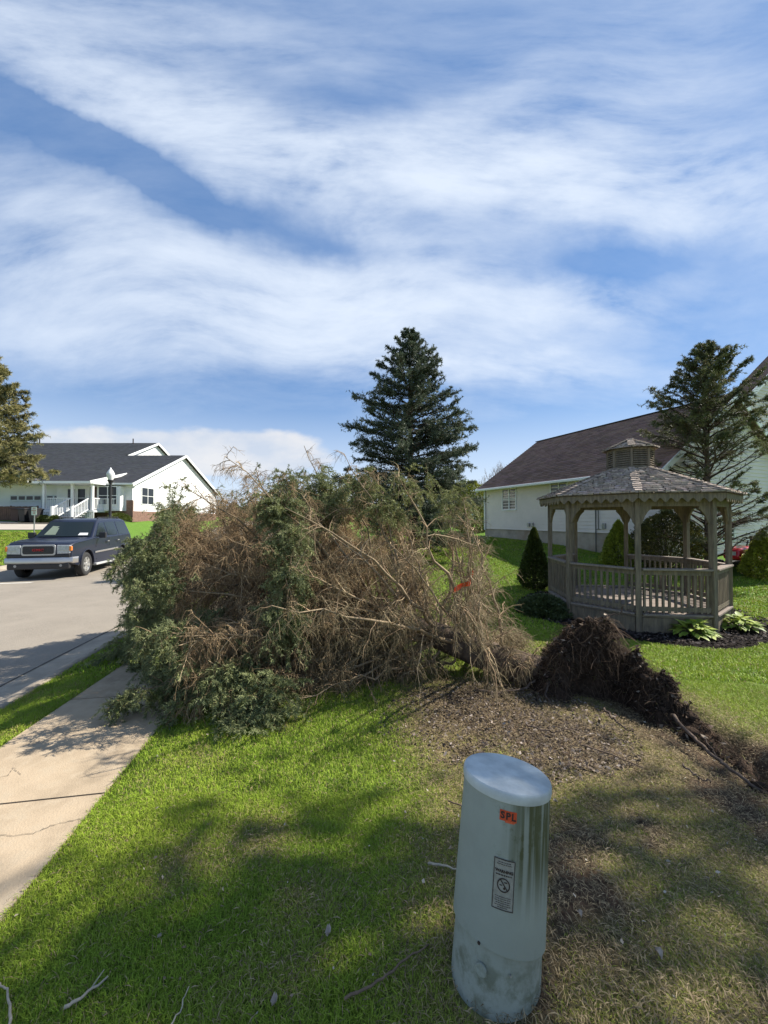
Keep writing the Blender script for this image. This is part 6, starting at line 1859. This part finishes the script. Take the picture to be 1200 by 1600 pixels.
# lid, slightly domed with a rounded skirt
LR = .1410
prof_l = [(LR - .006, PH - .031), (LR, PH - .028), (LR + .0015, PH - .018), (LR + .0005, PH - .006), (LR - .0010, PH - .002), (LR - .0035, PH + .0006), (LR - .008, PH + .0012), (.10, PH + .0022), (.06, PH + .003), (.03, PH + .0033), (.001, PH + .0034)]
MB().lathe(prof_l, NS).build('lid', M['pedlid'], ped, smooth=True, auto=24)
def patch(a0, a1, z0, z1, r, name, m, parent, nz=2):
    vs = []; fsx = []; n = 20
    for j in range(nz):
        for i in range(n + 1):
            a = a0 + (a1 - a0) * i / n; zj = z0 + (z1 - z0) * j / (nz - 1); rj = rad_at(zj) + r; vs.append((rj * math.cos(a), rj * math.sin(a), zj))
    for j in range(nz - 1):
        for i in range(n): fsx.append((j * (n + 1) + i, j * (n + 1) + i + 1, (j + 1) * (n + 1) + i + 1, (j + 1) * (n + 1) + i))
    return MB().add(vs, fsx).build(name, m, parent)
def rad_at(z): return PR + .0045 - .0045 * (z - .12) / (PH - .14)
def wrap(vf, ac, zc, lift, name, m, parent, sx=1.0):
    vs, fsx = vf; mb = MB()
    P = []
    for x, y, z in vs:
        zz_ = zc + y; r = rad_at(zz_) + lift; a = ac + x * sx / r; P.append((r * math.cos(a), r * math.sin(a), zz_))
    return mb.add(P, fsx).build(name, m, parent)
# +angle runs to the viewer's right (seen from outside)
os_a = CA + R(5); OZ = PH - .064
stk = patch(os_a - .0245 / .138, os_a + .0245 / .138, OZ - .0145, OZ + .0145, .0008, 'orange_sticker', mat('orange_label', (.52, .055, .014), .5, var=.3, scale=120), ped)
patch(os_a - .008 / .138, os_a + .019 / .138, OZ - .0180, OZ - .0125, .0010, 'sticker_tab', mat('orange_label_torn', (.58, .09, .03), .5, var=.3, scale=160), stk)
M['ink'] = mat('black_ink', (.03, .018, .015), .7)
for i, ch in enumerate('SPL'): wrap(text_mesh(ch, .026, 0, .0010), os_a + (i - 1) * .0158 / .138, OZ - .0005 * i, .0016, 'letter', M['ink'], stk)
LS = 1.42; WA = CA + R(4); WZ = PH - .245; ww, wh_ = .0425, .092
lab = patch(WA - LS * ww / 2 / .139, WA + LS * ww / 2 / .139, WZ - LS * wh_ / 2, WZ + LS * wh_ / 2, .0008, 'warning_label', mat('faded_label', (.27, .265, .235), .5, var=.2, scale=60), ped)
def rect(x0, y0, x1, y1, n=14):
    vs = []; fsx = []
    for i in range(n + 1):
        x = x0 + (x1 - x0) * i / n; vs += [(x, y0, 0), (x, y1, 0)]
    for i in range(n): fsx.append((2 * i, 2 * i + 2, 2 * i + 3, 2 * i + 1))
    return vs, fsx
ink = lambda vf, nm='label_print': wrap(([(x * LS, y * LS, z) for x, y, z in vf[0]], vf[1]), WA, WZ, .0022, nm, M['ink'], lab)
for r_ in ((-ww / 2, -wh_ / 2, ww / 2, -wh_ / 2 + .0016), (-ww / 2, wh_ / 2 - .0016, ww / 2, wh_ / 2), (-ww / 2, -wh_ / 2, -ww / 2 + .0014, wh_ / 2), (ww / 2 - .0014, -wh_ / 2, ww / 2, wh_ / 2)): ink(rect(*r_), 'label_border')
tv, tf_ = text_mesh('WARNING', .0074, 0, .00035); ink(([(x, y + .0235, z) for x, y, z in tv], tf_))
rr_ = random.Random(2)
def textbar(y, w, h):
    x = -w / 2
    while x < w / 2:
        l = rr_.uniform(.0015, .0045); ink(rect(x, y - h / 2, min(x + l, w / 2), y + h / 2, 3)); x += l + .0011
for y_, w_ in ((.040, .026), (.0362, .030)): textbar(y_, w_, .0012)
textbar(.0168, .033, .0022)
for y_, w_ in ((-.0225, .032), (-.0262, .030), (-.0300, .031), (-.0338, .028), (-.0376, .031), (-.0412, .020)): textbar(y_, w_, .0011)
ringv = []; ringf = []; n = 36
for k in range(n):
    a = 2 * math.pi * k / n; ringv += [(.0130 * math.cos(a), -.001 + .0130 * math.sin(a), 0), (.0108 * math.cos(a), -.001 + .0108 * math.sin(a), 0)]
for k in range(n): k2 = (k + 1) % n; ringf.append((2 * k, 2 * k2, 2 * k2 + 1, 2 * k + 1))
ink((ringv, ringf), 'prohibition_ring')
ink(([(-.0088, .0090, 0), (-.0072, .0104, 0), (.0092, -.0092, 0), (.0076, -.0106, 0)], [(0, 1, 2, 3)]), 'prohibition_bar')
ink(([(.0015 + .0022 * math.cos(a), -.0065 + .0022 * math.sin(a), 0) for a in np.linspace(0, 6.283, 13)[:-1]], [tuple(range(12))]), 'symbol')
ink(rect(.001, .0035, .0070, .0055, 3), 'symbol'); ink(rect(-.0080, -.0025, -.0030, -.0005, 3), 'symbol')
# lock hole, knock-out disc and rivet on the sleeve and shell
ka = CA - R(16)
MB().tube([Vector((math.cos(ka), math.sin(ka), 0)) * (PR - .004) + Vector((0, 0, .075)), Vector((math.cos(ka), math.sin(ka), 0)) * (PR + .0035) + Vector((0, 0, .075))], .017, 20).build('knock_out_disc', M['ped'], ped, bevel=.002)
ka = CA - R(20); mb = MB(); q_ = Vector((math.cos(ka), math.sin(ka), 0)); mb.tube([q_ * (rad_at(.13) - .002) + Vector((0, 0, .140)), q_ * (rad_at(.13) + .003) + Vector((0, 0, .140))], .0045, 8); mb.build('lock_notch', M['ink'], ped)
ka = CA + R(18); mb = MB(); q_ = Vector((math.cos(ka), math.sin(ka), 0)); mb.tube([q_ * (PR - .002) + Vector((0, 0, .09)), q_ * (PR + .003) + Vector((0, 0, .09))], .0028, 8); mb.build('rivet', M['steel'], ped)

# ------------------------------------------------------------------ twigs on the lawn
def gpt(px, py, lift=.03):
    d = 1.58 * 600 / (py - 811)
    for _ in range(4):
        x = (px - 600) / 600 * d; zg = h1(x, d) + lift; d = (CAMZ - zg) * 600 / (py - 811)
    return ((px - 600) / 600 * d, d, zg)
M['stick_pale'] = mat('bleached_stick', (.40, .34, .25), .85, var=.25, scale=40); M['stick_dark'] = mat('brown_stick', (.16, .11, .07), .9, var=.3, scale=40)
def stick(pts, r, m, label, fork=None):
    P = [Vector(gpt(*p)) for p in pts]; Q = []
    for i in range(len(P) - 1):
        for t in np.linspace(0, 1, 6)[:-1]: Q.append(P[i].lerp(P[i + 1], t) + Vector(rng.normal(0, .002, 3)))
    Q.append(P[-1])
    mb = MB().tube(Q, list(np.linspace(r, r * .55, len(Q))), 6)
    if fork: mb.tube([Vector(gpt(*p)) for p in fork], [r * .5, r * .3], 5)
    o = mb.build('stick', m, None, smooth=True)
    tag(o, label, 'stick', 'sticks lying on the front lawn')
stick([(113, 1556), (142, 1538), (178, 1510)], .0055, M['stick_pale'], 'short pale bleached stick on the shaded lawn at lower left', [(150, 1532), (172, 1500)])
stick([(26, 1592), (30, 1560), (24, 1530), (10, 1520)], .0045, M['stick_pale'], 'bent straw coloured twig at the bottom left corner of the lawn')
stick([(540, 1543), (590, 1520), (625, 1490), (668, 1462)], .0045, M['stick_dark'], 'long thin brown stick on the shaded lawn left of the pedestal')
stick([(668, 1340), (690, 1343), (716, 1350)], .0055, M['stick_pale'], 'grey broken stick lying against the left side of the pedestal')
stick([(262, 1600), (290, 1560), (302, 1525)], .003, M['stick_pale'], 'thin dry grass-coloured twig near the bottom edge of the lawn')
stick([(700, 1245), (740, 1262), (775, 1275)], .004, M['stick_dark'], 'dark twig behind the pedestal on the bare soil')
stick([(905, 1160), (945, 1172), (1000, 1195)], .006, M['stick_dark'], 'brown twig among dead leaves below the root plate')
# curled dead leaves that stand out singly
M['leaf_pale'] = mat('bleached_leaf', (.40, .33, .26), .8, var=.25, scale=60)
for px, py, s_, lab_ in ((514, 1444, .022, 'pale curled dead leaf on the shaded grass left of the pedestal'), (432, 1548, .020, 'pale crumpled leaf near the bottom middle of the lawn'), (1020, 1475, .022, 'whitish curled leaf on the grass right of the pedestal'), (865, 1246, .020, 'pale leaf beside the pedestal lid'), (900, 1416, .016, 'small white leaf scrap right of the pedestal')):
    x, y, z = gpt(px, py, .03); mb = MB(); vs = []
    rr_ = random.Random(px)
    for j in range(5):
        for i in range(5):
            u_, v_ = i / 4 - .5, j / 4 - .5; w_ = math.cos(v_ * 2.6)
            vs.append((x + (u_ * s_ * w_) + rr_.uniform(-.002, .002), y + v_ * s_ * 1.5, z + (abs(u_) ** 2) * s_ * 1.8 + .3 * s_ * math.sin(v_ * 5 + px) + rr_.uniform(-.003, .003)))
    mb.add(vs, [(j * 5 + i, j * 5 + i + 1, (j + 1) * 5 + i + 1, (j + 1) * 5 + i) for j in range(4) for i in range(4)])
    tag(mb.build('dead_leaf', M['leaf_pale'], None, smooth=True), lab_, 'leaf', 'single dead leaves on the front lawn')

# ------------------------------------------------------------------ bare and leafing trees
def broadleaf(name, label, loc, h, r, c1, c2, nleaf, leafsz, seed, trunk_r=.14, depth=4, group=None, bark=(.16, .12, .10), crown0=.3, spread=.55, gap=None):
    rr = np.random.default_rng(seed)
    t = thing(name, label, 'tree', loc, 0, group)
    segs = []; tips = []
    def grow(p, d, L, rad, lev):
        q = p + d * L; segs.append((p, q, rad, rad * .68))
        if lev == 0: tips.append((q, d)); return
        for i in range(rr.integers(3, 5)):
            nd_ = d + rr.normal(0, spread, 3) + np.array([0, 0, .12]); nd_ /= np.linalg.norm(nd_)
            f = rr.uniform(.5, 1)
            grow(p + d * L * f, nd_, L * rr.uniform(.55, .8), rad * .55 * f + .004, lev - 1)
    grow(np.array([0, 0, -.2]), np.array([rr.normal(0, .03), rr.normal(0, .03), 1.0]), h * crown0 + .2, trunk_r, depth)
    P = np.array([np.stack([a, (a + b) / 2 + rr.normal(0, .02 * np.linalg.norm(b - a), 3), b]) for a, b, _, _ in segs])
    zmax = P[:, :, 2].max(); P[:, :, 2] *= h / zmax
    rmx = np.percentile(np.hypot(P[:, 2, 0], P[:, 2, 1]), 96); P[:, :, :2] *= r / rmx
    V, F, pr = tubes(P[:1], np.array([trunk_r]), np.array([trunk_r * .7]), 10); np_mesh('trunk', V, F, M['bark'], t, smooth=True)
    V, F, pr = tubes(P[1:], np.array([s[2] for s in segs])[1:], np.array([s[3] for s in segs])[1:], 4)
    np_mesh('branches', V, F, M['twig'], t, col=np.tile(np.array(bark), (len(V), 1)))
    if nleaf:
        outer = P[:, 2][np.array([s[2] < trunk_r * .25 for s in segs])]
        j = rr.integers(0, len(outer), nleaf)
        p = outer[j] + rr.normal(0, .035 * h, (nleaf, 3))
        if gap: p = p[(p[:, 2] < gap[0]) | (p[:, 2] > gap[1]) | (rr.random(len(p)) < .12)]; nleaf = len(p)
        d = nrm(rr.normal(0, 1, (nleaf, 3))); s = nrm(np.cross(d, rr.normal(0, 1, (nleaf, 3)))) * leafsz * .4
        l = leafsz * rr.uniform(.6, 1.3, nleaf)[:, None]
        V = np.stack([p - d * l * .4, p - s, p + d * l * .6, p + s], 1).reshape(-1, 3)
        k = rr.random(nleaf)[:, None]; C = np.array(c1) * (1 - k) + np.array(c2) * k
        np_mesh('crown', V, np.arange(nleaf)[:, None] * 4 + np.array([[0, 1, 2, 3]]), M['green_leaf'], t, col=np.repeat(C, 4, 0))
    return t
def gl(px, dep): x, y, _ = pz(px, 811, dep); return (x, y, h1(x, y) - .05)
broadleaf('bare_tree', 'bare brown tree rising behind the brown roof near the house corner', gl(779, 48), 7.8, 2.6, (.3, .25, .2), (.3, .2, .15), 0, .1, 5, .15, 5, bark=(.26, .20, .17), crown0=.22, group='bare trees beyond the pale house')
broadleaf('bare_tree', 'thinner bare tree left of the one behind the brown roof', gl(752, 52), 6.2, 2.6, (.3, .25, .2), (.3, .2, .15), 0, .1, 6, .13, 5, bark=(.28, .23, .20), crown0=.2, group='bare trees beyond the pale house')
broadleaf('leafing_tree', 'small green leafing tree far behind the upright spruce', gl(700, 44), 5.0, 3.0, (.09, .12, .03), (.20, .22, .06), 5000, .22, 7, .12, 4, group='leafing trees in the distance')
broadleaf('leafing_tree', 'pale leafing tree far behind the crown of the fallen spruce', gl(545, 46), 5.6, 3.2, (.12, .13, .06), (.24, .24, .12), 4500, .2, 8, .12, 4, group='leafing trees in the distance')
dh = thing('house', 'distant low grey roofed house beyond the upright spruce', 'house', (0, 0, 0))
x0, y0, _ = pz(690, 811, 42)
mb = MB(); clapboard(mb, (x0, 42), (x0 + 9, 42), .6, lambda s: 3.0, .2, .02, n_out=(0, -1)); mb.build('wall', M['siding_w'], dh)
bag = Bag(); shingles(bag, (x0 - .5, 41.5, 2.95), (1, 0, 0), Vf, Nf, lambda v: (0, 10), 5, .25, .5, .012, (.14, .14, .15), .15); bag.mesh('roof', M['shingle'], dh)
for i in range(3): window(dh, (x0 + 1.5 + 2.8 * i, 42, 2.0), (1, 0), (0, -1), 1.1, 1.1)
# treeline at the horizon
V_l, C_l = [], []
for i in range(170):
    ang = R(-52 + 104 * i / 169); d_ = 110 + 40 * rng.random(); x, y = d_ * math.sin(ang), d_ * math.cos(ang)
    hh_ = rng.uniform(2.5, 5.0); n = 140
    p = rng.normal(0, 1, (n, 3)) * [3.0, 3.0, hh_ * .33] + [x, y, 1.2 + hh_ * .45]
    d = nrm(rng.normal(0, 1, (n, 3))); s = nrm(np.cross(d, rng.normal(0, 1, (n, 3))))
    V_l.append(np.stack([p - d * .7, p - s * .5, p + d * .7, p + s * .5], 1).reshape(-1, 3))
    c = np.array([.07, .085, .04]) if rng.random() < .5 else np.array([.13, .105, .085])
    C_l.append(np.repeat(c * rng.uniform(.6, 1.4, n)[:, None], 4, 0))
V = np.concatenate(V_l)
o = np_mesh('treeline', V, np.arange(len(V) // 4)[:, None] * 4 + np.array([[0, 1, 2, 3]]), M['green_leaf'], col=np.concatenate(C_l))
tag(o, 'far line of mixed trees along the horizon', 'trees', kind='stuff')
# unseen tree right of the frame, narrow gapped crown shaped to dapple the lawn
broadleaf('shade_tree', 'unseen tall leafing tree right of the view, narrow crown shaped to shade the front lawn', (8.75, 4.38, h1(8.75, 4.38)), 10.8, .78, (.05, .09, .02), (.10, .15, .03), 3400, .16, 31, .11, 5, crown0=.40, gap=(5.6, 8.7))

# ------------------------------------------------------------------ put each Empty at the base of its thing
def recentre(t):
    V = []
    def walk(o):
        for c in o.children:
            if c.type == 'MESH' and len(c.data.vertices):
                co = np.empty(len(c.data.vertices) * 3, dtype=np.float32); c.data.vertices.foreach_get('co', co); V.append(co.reshape(-1, 3))
            walk(c)
    walk(t)
    V = np.concatenate(V); lo, hi = V.min(0), V.max(0)
    t.location = ((lo[0] + hi[0]) / 2, (lo[1] + hi[1]) / 2, lo[2])
    for c in t.children: c.matrix_parent_inverse = Matrix.Translation(-t.location)
car.scale = (.92, 1.0, 1.05)
for t in (hr, hw, hl, nh, fw, dh, fs): recentre(t)
